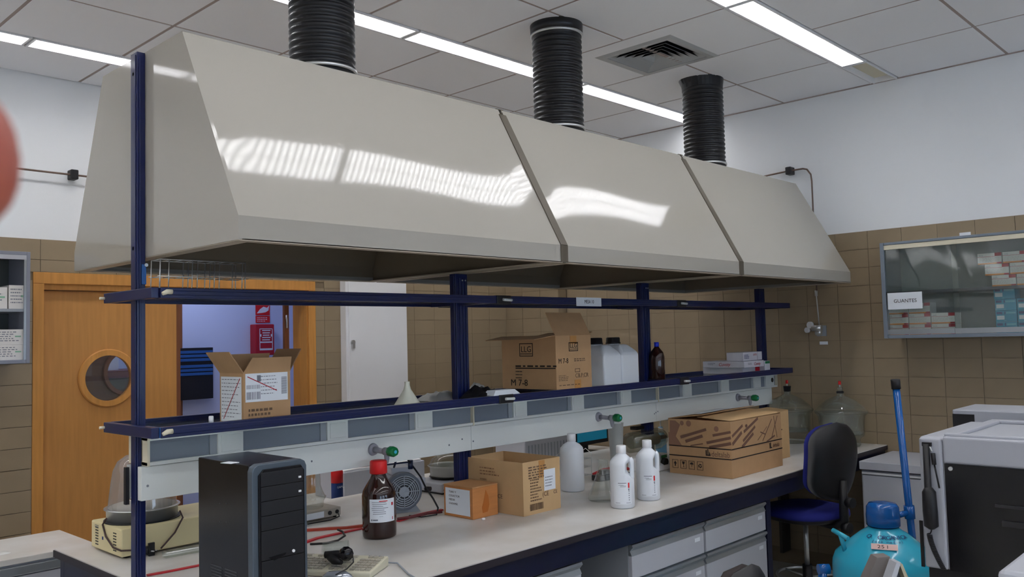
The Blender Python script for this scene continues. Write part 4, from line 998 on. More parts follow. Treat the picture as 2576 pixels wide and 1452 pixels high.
for F, W, mir in ((face_nx(-.0006, d_, 0), d_, 0), (face_ny(0, -.0006, 0), w_, 1)):
    m = MB(); F.line(m, (0, .335*h_), (W, .335*h_), .006); F.line(m, (0, .51*h_), (W, .51*h_), .006); m.obj('printing', M_ink, t)
    if not mir:
        tubes(F, W, h_, [(.2, .67, .62, .84, .05), (.28, .60, .56, .72, .055), (.72, .74, 1, .82, .045), (.62, .60, 1, .72, .05), (.66, .52, 1, .62, .055), (.36, .53, .56, .58, .02)])
        m = MB()
        for (cx_, cz_, r_x) in ((.23, .93, .026), (.34, .93, .034), (.78, .86, .030)):
            F.poly(m, [(cx_*W+r_x*W*math.cos(k*math.pi/6)*1.2, (cz_+.0)*h_+r_x*W*math.sin(k*math.pi/6)*1.3) for k in range(12)])
        F.poly(m, [(0, .51*h_), (.22*W, .515*h_), (.16*W, .62*h_), (.08*W, .74*h_), (0, .75*h_)]); F.poly(m, [(.02*W, .74*h_), (.12*W, .68*h_), (.2*W, .9*h_), (.12*W, .97*h_), (.03*W, .97*h_)], h=-.0003)
        m.obj('printing', mat('print_soft', (140, 104, 84), .8), t)
        F.text('deltalab', W*.69, h_*.365, .042, M_pr, t, sx=.86); m = MB(); F.plate(m, W*.60, h_*.37, W*.675, h_*.39); F.plate(m, W*.60, h_*.39, W*.618, h_*.47); F.plate(m, W*.628, h_*.39, W*.642, h_*.49); F.poly(m, [(W*.65, h_*.39), (W*.675, h_*.39), (W*.655, h_*.45)]); m.obj('logo', M_ink, t)
        for k in range(4):                         # handling symbols
            u = W*(.05+.135*k); z0_, s_ = h_*.10, W*.095
            m = MB(); F.frame(m, u, z0_, u+s_, z0_+s_*1.25, .002)
            c_ = u+s_/2
            if k == 0: F.plate(m, c_-s_*.1, z0_+s_*.3, c_+s_*.1, z0_+s_*.7); F.poly(m, [(c_-s_*.28, z0_+s_*.65), (c_+s_*.28, z0_+s_*.65), (c_, z0_+s_*1.05)])
            if k == 1: F.poly(m, [(c_-s_*.25, z0_+s_*1.05), (c_-s_*.12, z0_+s_*.65), (c_+s_*.12, z0_+s_*.65), (c_+s_*.25, z0_+s_*1.05)]); F.plate(m, c_-.001, z0_+s_*.3, c_+.001, z0_+s_*.65); F.plate(m, c_-s_*.15, z0_+s_*.25, c_+s_*.15, z0_+s_*.3)
            if k == 2: F.poly(m, [(c_+s_*.3*math.cos(q_*math.pi/8), z0_+s_*.72+s_*.3*math.sin(q_*math.pi/8)) for q_ in range(9)]); F.plate(m, c_-.001, z0_+s_*.35, c_+.001, z0_+s_*.72)
            if k == 3:
                for q_ in range(3):
                    a = q_*2.094+.5; F.line(m, (c_+s_*.27*math.cos(a), z0_+s_*.62+s_*.27*math.sin(a)), (c_+s_*.27*math.cos(a+1.5), z0_+s_*.62+s_*.27*math.sin(a+1.5)), s_*.16)
            m.obj('handling_symbol', M_ink, t)
    else:
        tubes(F, W, h_, [(.02, .60, .2, .78, .06), (.02, .74, .22, .90, .05), (.24, .78, .52, .98, .05), (.22, .62, .46, .84, .05), (.20, .52, .42, .72, .055), (.6, .55, .80, .92, .02), (.68, .52, .85, .60, .03), (.78, .56, .92, .96, .02), (.5, .58, .7, .8, .01), (.9, .56, .84, .97, .015), (.56, .72, .66, .66, .02)])
        m = MB(); F.poly(m, [(.29*W+.022*W*math.cos(k*math.pi/5), .88*h_+.03*h_*math.sin(k*math.pi/5)) for k in range(10)]); m.obj('printing', M_pr, t)
        F.text('deltalab', W*.80, h_*.385, .036, M_pr, t, sx=.72); m = MB(); F.plate(m, W*.735, h_*.38, W*.785, h_*.40); F.plate(m, W*.735, h_*.40, W*.75, h_*.48); F.plate(m, W*.755, h_*.40, W*.765, h_*.49); m.obj('logo', M_ink, t)
s2 = at(1987, 1150, 2, BZ)
t = thing('rear_carton', 'plain brown carton standing behind the deltalab printed carton', 'cardboard box', (fx+w_+.02, fy+.12, T))
w2 = s2.x-(fx+w_+.02); bx(0, w2, 0, d_-.1, 0, h_-.015).obj('body', M_cb2, t, .002)
m = MB(); m.quadplate([(0, 0, h_-.014), (w2, 0, h_-.014), (w2, d_*.35, h_-.004), (0, d_*.35, h_-.004)], (0, 0, 1), .003); m.obj('flap', M_cb2, t)
F = face_ny(0, -.0006, 0); m = MB(); F.scribble(m, w2*.3, h_*.6, w2*.8, 2, h_*.06, h_*.025); m.obj('printing', M_inks, t)
# ================================================================ white bottles
def jug(px, py, label, handle=True, R=.056, H=.245, rz=0):
    q = at(px, py, 2, BZ)
    t = thing('plastic_bottle', label, 'bottle', (q.x, q.y, T), rz, 'white plastic bottles on the bench')
    if not handle:
        MB().lathe([(0, .002), (R-.006, 0), (R, .005), (R, H*.70), (R-.003, H*.76), (R-.018, H*.82), (.022, H*.86), (.019, H*.90)], 36).obj('body', M_hdpe, t)
        MB().lathe([(.0225, H*.875), (.0225, H), (.020, H+.003), (0, H+.003)], 24).obj('screw_cap', M_white, t)
        return t
    import bmesh
    # body with a real grip hole: lathe, then the handle side is dented and a loop of plastic bridges it
    prof = [(0, .002), (R-.006, 0), (R, .006), (R, H*.46), (R, H*.52), (R, H*.58), (R, H*.64), (R, H*.70), (R-.002, H*.745), (R-.012, H*.80), (.027, H*.85), (.021, H*.875), (.019, H*.9)]
    seg = 40; v = []; f = []
    for r, z in prof:
        for k in range(seg):
            a = 2*math.pi*k/seg; rr = r
            x_ = rr*math.cos(a); y_ = rr*math.sin(a)
            dent = 0
            if H*.49 < z < H*.79 and x_ > .018:
                zz_ = 1-abs((z-H*.635)/(H*.16)); dent = max(0, min(1, zz_*1.8))
                x_ = x_*(1-dent)+(.018+.1*(x_-.018))*dent
            v.append((x_, y_, z))
    for i in range(len(prof)-1):
        for k in range(seg): k2 = (k+1) % seg; f.append((i*seg+k, i*seg+k2, (i+1)*seg+k2, (i+1)*seg+k))
    m = MB(); m.smooth = True; m.add(v, f); m.obj('body', M_hdpe, t)
    m = MB(); m.tube([(R-.018, 0, H*.80), (R-.010, 0, H*.75), (R-.0085, 0, H*.70), (R-.0085, 0, H*.58), (R-.010, 0, H*.50), (R-.014, 0, H*.45)], [.012, .0125, .011, .010, .0125, .012], 14); m.obj('handle', M_hdpe, t)
    MB().lathe([(.0215, H*.885), (.0225, H*.89), (.0225, H), (.020, H+.003), (0, H+.003)], 24).obj('screw_cap', M_white, t)
    va = math.atan2(-q.y, -q.x)-rz
    rs_ = random.Random(int(px)); rp = R+.0005
    lb = curved_print([(-.75, .85, H*.08, H*.44)], rp, va, M_paper, t, 'label')
    curved_print([(-.35, .35, H*.415, H*.425), (-.3, .1, H*.385, H*.39), (-.15, .3, H*.375, H*.38), (-.2, .3, H*.36, H*.365)]+[(-.6, -.2, H*.098, H*.104), (.3, .7, H*.098, H*.104)], rp+.0004, va, M_inkg, t)
    curved_print([(.48, .62, H*.34, H*.425)], rp+.0004, va, M_red, t, 'hazard_mark')
    curved_print([(.52, .60, H*(.14+.035*k), H*(.155+.035*k)) for k in range(5)]+[(.5, .6, H*.30, H*.33)], rp+.0004, va, M_inkg, t)
    return t
ang = math.atan2(-.688, .724)       # image-right direction in the room: the handles point that way
jug(1567, 1276, 'white plastic bottle with moulded grip hole, left of the pair, before the flask', True, .0545, .275, ang-.25)
jug(1632, 1256, 'white plastic bottle with moulded grip hole, right one of the pair, nearer the printed carton', True, .0545, .275, ang-.05)
jug(1441, 1234, 'tall plain white plastic bottle without handle beside the open carton', False, .060, .283)
# ---- conical flask upside tall cylinder behind the bottles
q = at(1531, 1262, 2, BZ)
zt_ = at(1570, 1090, 1, q.y+.05).z
t = thing('conical_flask', 'clear glass conical flask standing behind the left grip bottle', 'flask', (q.x+.02, q.y+.04, T))
MB().lathe([(.0, .002), (.074, .001), (.078, .008), (.070, .03), (.030, .135), (.024, .16), (.024, .185), (.027, .188), (.022, .188), (.0225, .16), (.028, .135), (.068, .03)], 36, cap=False).obj('body', M_glass, t)
q = at(1566, 1225, 2, BZ)
t = thing('measuring_cylinder', 'tall frosted plastic measuring cylinder behind the grip bottles', 'cylinder', (q.x+.25, q.y+.22, T)); hh = at(1570, 1062, 1, q.y+.22).z-BZ
MB().lathe([(.052, 0), (.052, .012), (.030, .018), (.031, .05), (.044, hh), (.0475, hh+.002), (.042, hh), (.0285, .05), (0, .03)], 30).obj('body', mat('frosted_plastic', (188, 192, 190), .35, alpha=.82), t)
# ---- wire test-tube rack, gauge stand, blue monitor and roller behind
q = at(1495, 1165, 2, BZ)
t = thing('test_tube_rack', 'small wire test tube rack behind the plain white bottle', 'rack', (3.66, 3.05, T)); 
for z in (.015, .06, .105):
    m = MB()
    for k in range(5): m.tube([(-.11, -.04+k*.02, z), (.11, -.04+k*.02, z)], .0016, 5)
    for k in range(12): m.tube([(-.11+k*.02, -.04, z), (-.11+k*.02, .04, z)], .0016, 5)
    m.obj('wire_tray', M_steel, t)
m = MB()
for x in (-.11, .11):
    for y_ in (-.04, .04): m.tube([(x, y_, 0), (x, y_, .13)], .002, 6)
m.tube([(-.11, -.04, .13), (-.11, 0, .155), (-.11, .04, .13)], .002, 6); m.tube([(.11, -.04, .13), (.11, 0, .155), (.11, .04, .13)], .002, 6); m.obj('wire_leg', M_steel, t)
a, b = at(1450, 1080, 1, 4.3), at(1530, 1112, 1, 4.3)
lb3 = thing('rear_bench', 'lower white bench in the aisle behind the island, far part by the right wall', 'bench', (4.15, 4.02, 0))
bx(0, 1.65, 0, .62, .72, .75).obj('top', M_top, lb3, .002); bx(.03, 1.62, .03, .6, 0, .72).obj('body', M_lgrey, lb3)
t = thing('computer_monitor', 'monitor with a teal screen seen behind the white bottles under the panel', 'monitor', (4.60, 4.30, .7505)); sz = at(1490, 1100, 1, 4.3).z-.75
x0_ = at(1452, 1100, 1, 4.3).x-4.60; x1_ = at(1530, 1100, 1, 4.3).x-4.60
zz0 = at(1490, 1108, 1, 4.3).z-.7505
bx(x0_-.02, x1_, 0, .03, zz0-.03, zz0+.36).obj('frame', M_black, t, .003); bx(x0_, x1_-.02, -.002, 0, zz0, zz0+.34).obj('screen', mat('teal_screen', (20, 120, 150), .3, emit=.25), t)
bx(x0_+.05, x1_-.1, -.06, .12, 0, .012).obj('stand', M_black, t); bx(x0_+.12, x0_+.17, .03, .05, .012, zz0).obj('neck', M_black, t)
a = at(1330, 1180, 1, 4.4)
t = thing('cream_equipment', 'pale ribbed equipment casing on the rear bench seen below the service panel', 'equipment', (at(1322, 1180, 1, 4.2).x, 4.2, .7505)); w_ = at(1450, 1180, 1, 4.2).x-at(1322, 1180, 1, 4.2).x
hq = at(1322, 1105, 1, 4.2).z-.75
bx(0, w_, 0, .3, 0, hq).obj('body', M_lgrey, t, .01)
for k in range(14): bx(w_*.06+k*w_*.062, w_*.06+k*w_*.062+.010, -.004, 0, .05, hq-.05).obj('rib', M_grey, t)
# rotary drum thing on a control base behind the second jug
q = at(1640, 1180, 2, BZ)
t = thing('tube_roller', 'laboratory mixer with a horizontal glass drum and black knob, left of the printed carton', 'lab mixer', (4.15, 2.955, T)); 
m = MB(); m.prism([(-.14, 0), (.03, 0), (.03, .075), (-.05, .075), (-.14, .03)], 0, -.08, .20); m.obj('base', M_white, t, .005)
m = MB(); m.cyl((.06, -.118, .045), (.06, -.14, .042), .024, seg=20); m.obj('knob', M_black, t)
face_ny(.07, -.1, .06).plate(MB(), 0, 0, .06, .018).obj('display', M_green, t)
bx(.05, .12, -.02, .02, .075, .13).obj('support', M_grey, t)
m = MB(); m.tube([(-.11, -.0, .160), (-.095, -.0, .160), (.18, -.0, .160), (.225, -.0, .160), (.24, -.0, .160)], [.04, .058, .062, .05, .02], 24); m.obj('drum', glass('drum_glass', (222, 222, 210), .1, .2), t)
m = MB(); m.cyl((-.08, -.0, .160), (.17, -.0, .160), .036); m.obj('drum_core', mat('grey_green', (128, 128, 112), .5), t)
m = MB(); m.cyl((.22, -.0, .160), (.27, -.0, .160), .012); m.obj('shaft', M_black, t)
bx(-.02, .12, .0, .05, .225, .245).obj('motor_block', M_black, t, .004)
q2_ = at(1664, 1150, 2, BZ)
t = thing('wash_bottle', 'small blue wash bottle squeezed between the mixer and the printed carton', 'bottle', (at(1664, 1140, 1, 3.08).x, 3.08, T)); MB().lathe([(.034, 0), (.034, .13), (.02, .16), (.014, .165), (.014, .2)], 20).obj('body', mat('pale_blue_plastic', (120, 180, 220), .4), t); MB().lathe([(.016, .165), (.016, .195), (.004, .2), (.004, .24)], 12).obj('nozzle', M_white, t)
# power strip with black plug and red cable
q = at(1495, 1212, 2, BZ)
t = thing('power_strip', 'black power strip with a red cable behind the plain white bottle', 'power strip', (q.x+.03, q.y+.0, T), -.3)
bx(-.02, .20, -.03, .03, 0, .03).obj('body', M_black, t, .004); m = MB(); m.tube([(.0, .04, .03), (.08, .06, .045), (.18, .05, .05), (.26, .07, .03)], .008, 8); m.obj('cable', M_red2, t); bx(.02, .07, -.02, .02, .03, .055).obj('plug', M_black, t, .004)
# ================================================================ things on the lower shelf
SZ = 1.4015
def shelf_carton(fxp, yF, lxp, rxp, topy, label, name='carton'):
    fx = at(fxp, 960, 1, yF).x; rX = at(rxp, 960, 1, yF).x; bY = at(lxp, 960, 0, fx).y; h_ = at(fxp, topy, 1, yF).z-SZ
    return fx, rX-fx, bY-yF, h_
gz = 1.402-.0175+.016+.0005
# left carton with flaps
fx, w_, d_, h_ = shelf_carton(612, 2.80, 553, 730, 946, '')
t = thing('shipping_carton', 'open brown carton with raised flaps and white shipping labels, left on the lower shelf', 'cardboard box', (fx, 2.80, gz)); h_ = at(612, 940, 1, 2.80).z-gz
d_ = min(d_, 3.13-2.80)
w_ = at(730, 960, 1, 2.8).x-fx
open_box(t, w_, d_, h_, .004, M_cb)
fl = .09
m = MB(); m.quadplate([(0, 0, h_), (0, d_, h_), (-.055, d_, h_+fl*.85), (-.055, 0, h_+fl*.85)], (1, 0, .5), .003); m.obj('flap', M_cb, t)
m = MB(); m.quadplate([(0, d_, h_), (w_, d_, h_), (w_+.01, d_-.01, h_+fl*.75), (0, d_-.01, h_+fl*.75)], (0, -1, 0), .003); m.obj('flap', M_cb, t)
m = MB(); m.quadplate([(w_, 0, h_), (w_, d_, h_), (w_+.05, d_, h_+fl*.9), (w_+.05, 0, h_+fl*.9)], (-1, 0, .5), .003); m.obj('flap', M_cbin, t)
m = MB(); m.quadplate([(.0, 0, h_), (w_, 0, h_), (w_-.0, -.012, h_+fl*.6), (.03, -.012, h_+fl*.6)], (0, 1, 0), .003); m.obj('flap', M_cb, t)
F = face_nx(-.0006, d_, 0); F.plate(MB(), d_*.06, h_*.02, d_*.93, h_*.93, h=0).obj('shipping_label', M_paper, t)
m = MB(); F.scribble(m, d_*.1, h_*.88, d_*.9, 11, h_*.075, h_*.014); m.obj('printing', M_inkg, t); m = MB(); F.line(m, (d_*.18, h_*.07), (d_*.88, h_*.90), .003, h=.0012); m.obj('pen_stroke', M_redd, t)
F = face_ny(0, -.0006, 0); F.plate(MB(), w_*.04, h_*.42, w_*.94, h_*.99, h=0).obj('shipping_label', M_paper, t)
m = MB(); F.scribble(m, w_*.36, h_*.93, w_*.72, 6, h_*.07, h_*.014); x = w_*.06
while x < w_*.34: wd_ = random.choice((.0012, .002, .003)); F.plate(m, x, h_*.47, x+wd_, h_*.62, t=.0002, h=.0008); F.plate(m, x, h_*.68, x+wd_*.7, h_*.76, t=.0002, h=.0008); x += wd_+.002
for k in range(16): F.plate(m, w_*.80, h_*(.55+.022*k), w_*.92, h_*(.562+.022*k), t=.0002, h=.0008)
F.plate(m, w_*.28, h_*.82, w_*.36, h_*.95, t=.0002, h=.0008); m.obj('printing', M_inkg, t)
m = MB(); F.line(m, (w_*.08, h_*.93), (w_*.7, h_*.62), .003, h=.0012); m.obj('pen_stroke', M_redd, t)
m = MB(); F.scribble(m, w_*.1, h_*.28, w_*.7, 3, h_*.09, h_*.05); m.obj('printing', M_inks, t)
# little white cap and funnel
q = at(531, 1054, 1, RY0-.0); o = MB().lathe([(.008, 0), (.008, .020), (.006, .022), (0, .022)], 14).obj('vial_cap', M_white, loc=(q.x, RY0, 1.402+.0178)); tag(o, 'tiny white vial cap standing on the lower blue rail at left', 'cap')
q = at(1025, 1008, 1, 2.86)
o = MB().lathe([(.062, 0), (.060, .003), (.016, .072), (.011, .09), (.011, .105)], 28, cap=False).obj('funnel', mat('ivory_plastic', (220, 220, 204), .5), loc=(q.x, 2.86, gz)); tag(o, 'upside-down ivory plastic funnel on the lower shelf', 'funnel')
# plastic bags and trays around the second post
def crumple(name, label, loc, sx, sy, sz, m_, seed, cat):
    r = random.Random(seed); m = MB(); n = 9; v = []
    for i in range(n):
        for j in range(n):
            u, w2_ = i/(n-1)*2-1, j/(n-1)*2-1; e = (1-abs(u)**3)*(1-abs(w2_)**3)
            v.append((u*sx*(1+.1*r.random()), w2_*sy*(1+.1*r.random()), sz*e*(.45+.55*r.random())))
    f = [(i*n+j, (i+1)*n+j, (i+1)*n+j+1, i*n+j+1) for i in range(n-1) for j in range(n-1)]
    k = len(v); v += [(p[0], p[1], 0) for p in v[:]]
    f += [tuple(k+q_ for q_ in reversed(ff)) for ff in f[:]]
    m.smooth = True; m.add(v, f); o = m.obj(name, m_, loc=loc); return tag(o, label, cat)
q = at(1130, 990, 1, 3.0); crumple('plastic_bag', 'crumpled grey plastic bag on the shelf left of the second post', (q.x-.02, 3.05, gz), .10, .07, .045, mat('bag_grey', (150, 150, 148), .3, alpha=.8), 5, 'bag')
q = at(1215, 985, 1, 2.86); crumple('black_bag', 'folded black plastic wrap with a pale top on the shelf right of the second post', (q.x, 2.87, gz), .085, .075, .07, M_black, 8, 'bag')
q = at(1208, 966, 1, 3.02); crumple('plastic_bag', 'whitish crumpled bag behind the black wrap', (q.x-.0, 3.05, gz), .05, .05, .075, mat('bag_white', (200, 200, 196), .4), 11, 'bag')
q0, q1 = at(1238, 988, 1, RY0), at(1305, 980, 1, RY0)
t = thing('paper_tray', 'white shallow tray with slanting sides on the front rail beside the black wrap', 'tray', (q0.x, RY0-.01, 1.402+.018)); L = q1.x-q0.x
m = MB(); m.add([(0, 0, 0), (L, 0, 0), (L, .07, 0), (0, .07, 0), (.02, .008, .022), (L-.03, .008, .022), (L-.03, .062, .022), (.02, .062, .022)], [(0, 3, 2, 1), (4, 5, 6, 7), (0, 1, 5, 4), (1, 2, 6, 5), (2, 3, 7, 6), (3, 0, 4, 7)]); m.obj('shell', M_paper, t)
# supplier carton with open flap
LG = 1.4200; YL = 2.765
fx, w_, d_, h_ = shelf_carton(1400, YL, 1263, 1489, 848, '')
h_ = at(1393, 845, 1, YL).z-LG
d_ = at(1263, 900, 0, fx).y-YL
t = thing('supplier_carton', 'brown carton marked LLG with its flap raised, on the lower shelf between the middle posts', 'cardboard box', (fx, YL, LG))
open_box(t, w_, d_, h_, .004, M_cb)
m = MB(); m.quadplate([(0, 0, h_), (w_, 0, h_), (w_+.045, .10, h_+.118), (.045, .10, h_+.118)], (0, 1, 0), .003); m.obj('flap', M_cb, t)
m = MB(); m.quadplate([(0, .0, h_), (0, d_, h_), (-.11, d_*1.02, h_-.018), (-.11, .04, h_-.018)], (0, 0, 1), .003); m.obj('flap', M_cb, t)
m = MB(); m.quadplate([(w_, .02, h_), (w_, d_, h_), (w_+.09, d_, h_+.014), (w_+.09, .06, h_+.014)], (0, 0, 1), .003); m.obj('flap', M_cb, t)
for F, W, mm_ in ((face_nx(-.0006, d_, 0), d_, M_ink), (face_ny(0, -.0006, 0), w_, M_ink)):
    big = W == d_
    u0, v0, s_ = (W*.34, h_*.62, W*.25) if big else (W*.36, h_*.70, W*.26)
    m = MB(); F.frame(m, u0, v0, u0+s_, v0+s_*(.72 if big else .62), .004); F.plate(m, u0+.006, v0+s_*.12, u0+s_-.006, v0+s_*.16); m.obj('logo_frame', mm_, t)
    F.text('LLG', u0+s_*.5, v0+s_*.24, s_*.46, mm_, t, align='CENTER', name='logo_lettering')
    if big:
        m = MB(); F.plate(m, W*.26, h_*.385, W*.99, h_*.405); F.scribble(m, W*.26, h_*.45, W*1.08, 1, h_*.05, h_*.03); F.scribble(m, W*.26, h_*.34, W*.42, 3, h_*.06, h_*.018); m.obj('printing', M_ink, t)
        F.text('M 7-8', W*.16, h_*.06, .046, M_ink, t, name='handwriting', sx=1.1)
    else:
        m = MB(); F.scribble(m, W*.50, h_*.56, W*.95, 2, h_*.035, h_*.018); F.scribble(m, W*.06, h_*.26, W*.36, 4, h_*.03, h_*.014); F.scribble(m, W*.07, h_*.08, W*.8, 1, h_*.05, h_*.015); F.frame(m, W*.52, h_*.30, W*.66, h_*.37, .003); m.obj('printing', M_inks, t)
        F.text('CB.P.CR', W*.52, h_*.20, .030, M_inks, t, name='printing'); F.text('M 7-8', W*.06, h_*.48, .036, M_ink, t, name='handwriting', sx=.9)
        m = MB(); F.plate(m, W*.40, h_*.84, W*.58, h_*.99); F.plate(m, W*.50, h_*.0, W*.68, h_*.16); m.obj('tape', mat('tape', (184, 132, 74), .35), t)
# jerrycans
jx0, jx1, jx2 = at(1519, 900, 1, 2.83).x, at(1564, 900, 1, 2.83).x, at(1608, 900, 1, 2.83).x
jz = at(1540, 884, 1, 2.83).z-gz; jt = at(1510, 853, 1, 2.95).z-gz
for i, (a, b) in enumerate(((jx0, jx1), (jx1, jx2))):
    t = thing('jerrycan', 'milky white square canister with black cap on the shelf, %s' % ('left one, touching the marked carton' if i == 0 else 'right one, beside the third post'), 'canister', (a+.0015, 2.83, gz), 0, 'white canisters on the shelf'); L = b-a-.003; D = .235
    m = MB(); r0 = .012
    v = []; lv = [(0, 0), (jz-.012, 0), (jz+.012, .022), (jz+.035, .045)]
    for z, ins_ in lv:
        i_ = ins_; v += [(i_, i_, z), (L-i_, i_, z), (L-i_, D-i_, z), (i_, D-i_, z)]
    f = [(3, 2, 1, 0), (12, 13, 14, 15)]
    for k in range(3):
        for q_ in range(4): f.append((k*4+q_, k*4+(q_+1) % 4, k*4+4+(q_+1) % 4, k*4+4+q_))
    m.add(v, f); m.obj('body', M_hdpe, t, .012, 3)
    cc = (L*.5-.0, D*.5); zc_ = jz+.035
    MB().lathe([(.035, zc_-.004), (.036, zc_+.004)], 24, c=(cc[0], cc[1], 0)).obj('neck', M_hdpe, t)
    MB().lathe([(.043, zc_+.004), (.043, zc_+.010), (.040, zc_+.012), (.0385, zc_+.036), (.034, zc_+.040), (0, zc_+.040)], 28, c=(cc[0], cc[1], 0)).obj('screw_cap', M_black, t)
# brown bottle with a blue cap
q = at(1655, 900, 1, 2.90); zt_ = at(1651, 861, 1, 2.90).z-gz
t = thing('brown_bottle', 'dark brown bottle with a small blue cap behind the third post on the shelf', 'bottle', (q.x-.01, 2.90, gz)); H_ = zt_
MB().lathe([(0, .002), (.042, 0), (.045, .006), (.045, H_*.62), (.038, H_*.74), (.016, H_*.86), (.012, H_*.9)], 28).obj('body', M_amber, t)
MB().lathe([(.0145, H_*.885), (.0145, H_), (0, H_)], 18).obj('cap', mat('bright_blue', (20, 50, 200), .4), t)
# flat product boxes at the right end
def flat_box(px0, py0, w_, d_, h_, rz, z, label, red=None, txt=None, green=False):
    q = at(px0, py0, 1, 2.80)
    t = thing('product_box', label, 'box', (q.x, 2.80, z), rz, 'flat boxes at the shelf end')
    bx(0, w_, 0, d_, 0, h_).obj('body', M_lgrey if False else M_paper, t, .002)
    return t, q
zz_ = gz
q0 = at(1872, 940, 1, 2.80).x
def pbox(x0, w_, y0, d_, z, h_, label, rz=0):
    t = thing('product_box', label, 'box', (x0, y0, z), rz, 'flat boxes at the shelf end'); bx(0, w_, 0, d_, 0, h_).obj('body', mat('box_white', (206, 204, 212), .6), t, .002); return t
xA, xB, xC, xD = (at(p, 900, 1, 2.80).x for p in (1877, 1940, 1970, 1888))
hb = .042
t1_ = pbox(xA+.02, .26, 2.84, .30, gz, hb, 'flat white product box at the bottom of the pile with a dark red end')
F = face_ny(0, -.0006, 0); F.plate(MB(), .17, 0, .24, hb).obj('red_print', M_redd, t1_)
t2_ = pbox(xA-.02, .27, 2.805, .31, gz+hb+.001, hb, 'flat white product box with a red script word, second in the pile')
for F, u in ((face_ny(0, -.0006, 0), .13), (face_nx(-.0006, .31, 0), .12)):
    F.text('Cuvety', u, .012, .030, M_redd, t2_, name='printing', slant=.3); m = MB(); F.scribble(m, u-.08, .03, u-.02, 2, .008, .004); m.obj('printing', M_inkg, t2_)
t3_ = pbox(xA+.252, .075, 2.80, .12, gz+.0+hb*2+.002-.060 if False else gz, .078, 'small white carton with a green printed lid at the right of the pile')
face_ny(0, -.0006, .06).plate(MB(), .005, 0, .07, .016).obj('green_print', mat('green_print', (20, 110, 70), .5), t3_)
t4_ = pbox(xA+.0, .29, 2.82, .12, gz+2*hb+.003, .056, 'white latex product box lying on top of the pile', .06)
F = face_ny(0, -.0006, 0); F.text('LATEX', .15, .032, .018, M_redd, t4_, name='printing'); m = MB(); F.scribble(m, .01, .04, .09, 3, .01, .005); m.obj('printing', M_navyink, t4_); m = MB(); F.line(m, (.215, 0), (.215, .056), .0015); m.obj('edge_line', M_inkg, t4_)
# wire rack on the upper shelf
UZ = 1.857-.0175+.016+.0005
xa, xb = at(404, 700, 1, 2.85).x, at(618, 700, 1, 2.85).x
zt_ = at(510, 657, 1, 2.85).z
t = thing('wire_tube_rack', 'long steel wire test tube rack standing on the upper shelf at left', 'rack', (xa, 2.85, UZ)); L = xb-xa; H_ = zt_-UZ; D_ = .07
m = MB()
for y_ in (0, D_): m.tube([(0, y_, H_), (L, y_, H_)], .0018, 6); m.tube([(-.01, y_, H_*.52), (L+.01, y_, H_*.52)], .0018, 6)
m.obj('long_wire', M_steel, t)
for x in (0, .03, L*.36, L*.42, L*.62, L*.68, L*.96, L):
    for y_ in (0, D_):
        m = MB(); m.tube([(x-.004, y_, 0), (x, y_, H_)], .0018, 6); m.obj('upright_wire', M_steel, t)
m = MB()
for k in range(9): m.tube([(L*k/8, 0, H_*.52), (L*k/8, D_, H_*.52)], .0014, 5); m.tube([(L*k/8, 0, H_), (L*k/8, D_, H_)], .0014, 5)
m.tube([(0, 0, .003), (L, 0, .003)], .0018, 6); m.tube([(0, D_, .003), (L, D_, .003)], .0018, 6)
m.obj('cross_wire', M_steel, t)
# ================================================================ right side: desiccators, stools, canister, instruments
def desiccator(px, label, red=True, blackneck=False):
    X_ = 5.735; y_ = at(px, 1090, 0, X_).y
    t = thing('desiccator', label, 'desiccator', (X_, y_, T), 0, 'glass desiccators at the bench end')
    R = .158
    MB().lathe([(.0, .004), (R*.62, .002), (R*.70, .0), (R*.74, .01), (R*.72, .045), (R*.78, .06), (R*.86, .066), (R*.9, .075), (R*.92, .16), (R*.95, .2), (R*1.04, .215), (R*1.06, .222), (R*.96, .222), (R*.88, .2), (R*.85, .08), (.0, .07)], 44, cap=False).obj('bowl', M_glassg, t)
    MB().lathe([(R*.96, .223), (R*1.08, .223), (R*1.08, .232), (R*1.0, .24), (R*.9, .262), (R*.62, .30), (R*.3, .325), (.024, .335), (.021, .365), (.019, .365), (.020, .333), (R*.3, .32), (R*.6, .294), (R*.88, .256)], 44, cap=False).obj('lid', M_glassg, t)
    MB().lathe([(R*.80, .083), (R*.83, .083), (R*.83, .088), (0, .088)], 30).obj('plate', mat('porcelain', (150, 156, 148), .4, alpha=.5), t)
    MB().lathe([(.020, .35), (.024, .352), (.024, .362), (.020, .364)] if not blackneck else [(.018, .352), (.024, .356), (.026, .385), (.028, .388), (.024, .392), (0, .392)], 20).obj('neck_ring', M_black, t)
    if not blackneck: MB().lathe([(.018, .364), (.020, .385), (.016, .392), (0, .394)], 20).obj('stopper', M_glassg, t)
    MB().cyl((0, 0, .39), (0, 0, .415), .005).obj('glass_tube', mat('white_tube', (200, 204, 202), .3), t)
    MB().cyl((0, 0, .408), (0, 0, .432), .0095, .0085, 14).obj('red_cap', M_red, t)
    return t
desiccator(2118, 'glass desiccator with a red-tipped lid, nearer one beside the blue stool')
desiccator(1985, 'glass desiccator with a black stopper and red tip, behind the plain carton', blackneck=True)
# ---- low white cabinet by the right wall
lz = .862
t = thing('low_cabinet', 'low white cabinet with an overhanging top between the bench end and the tiled wall', 'cabinet', (5.37, .9, 0))
bx(.035, .565, 0, 1.275, 0, lz-.06).obj('body', M_lgrey, t, .002); bx(0, .565, -.01, 1.275, lz-.05, lz).obj('top', M_lgrey, t, .004)
bx(.020, .035, .01, 1.265, .06, lz-.085).obj('door', M_lgrey, t, .003); bx(.014, .035, .01, 1.265, lz-.078, lz-.066).obj('trim_strip', M_white, t)
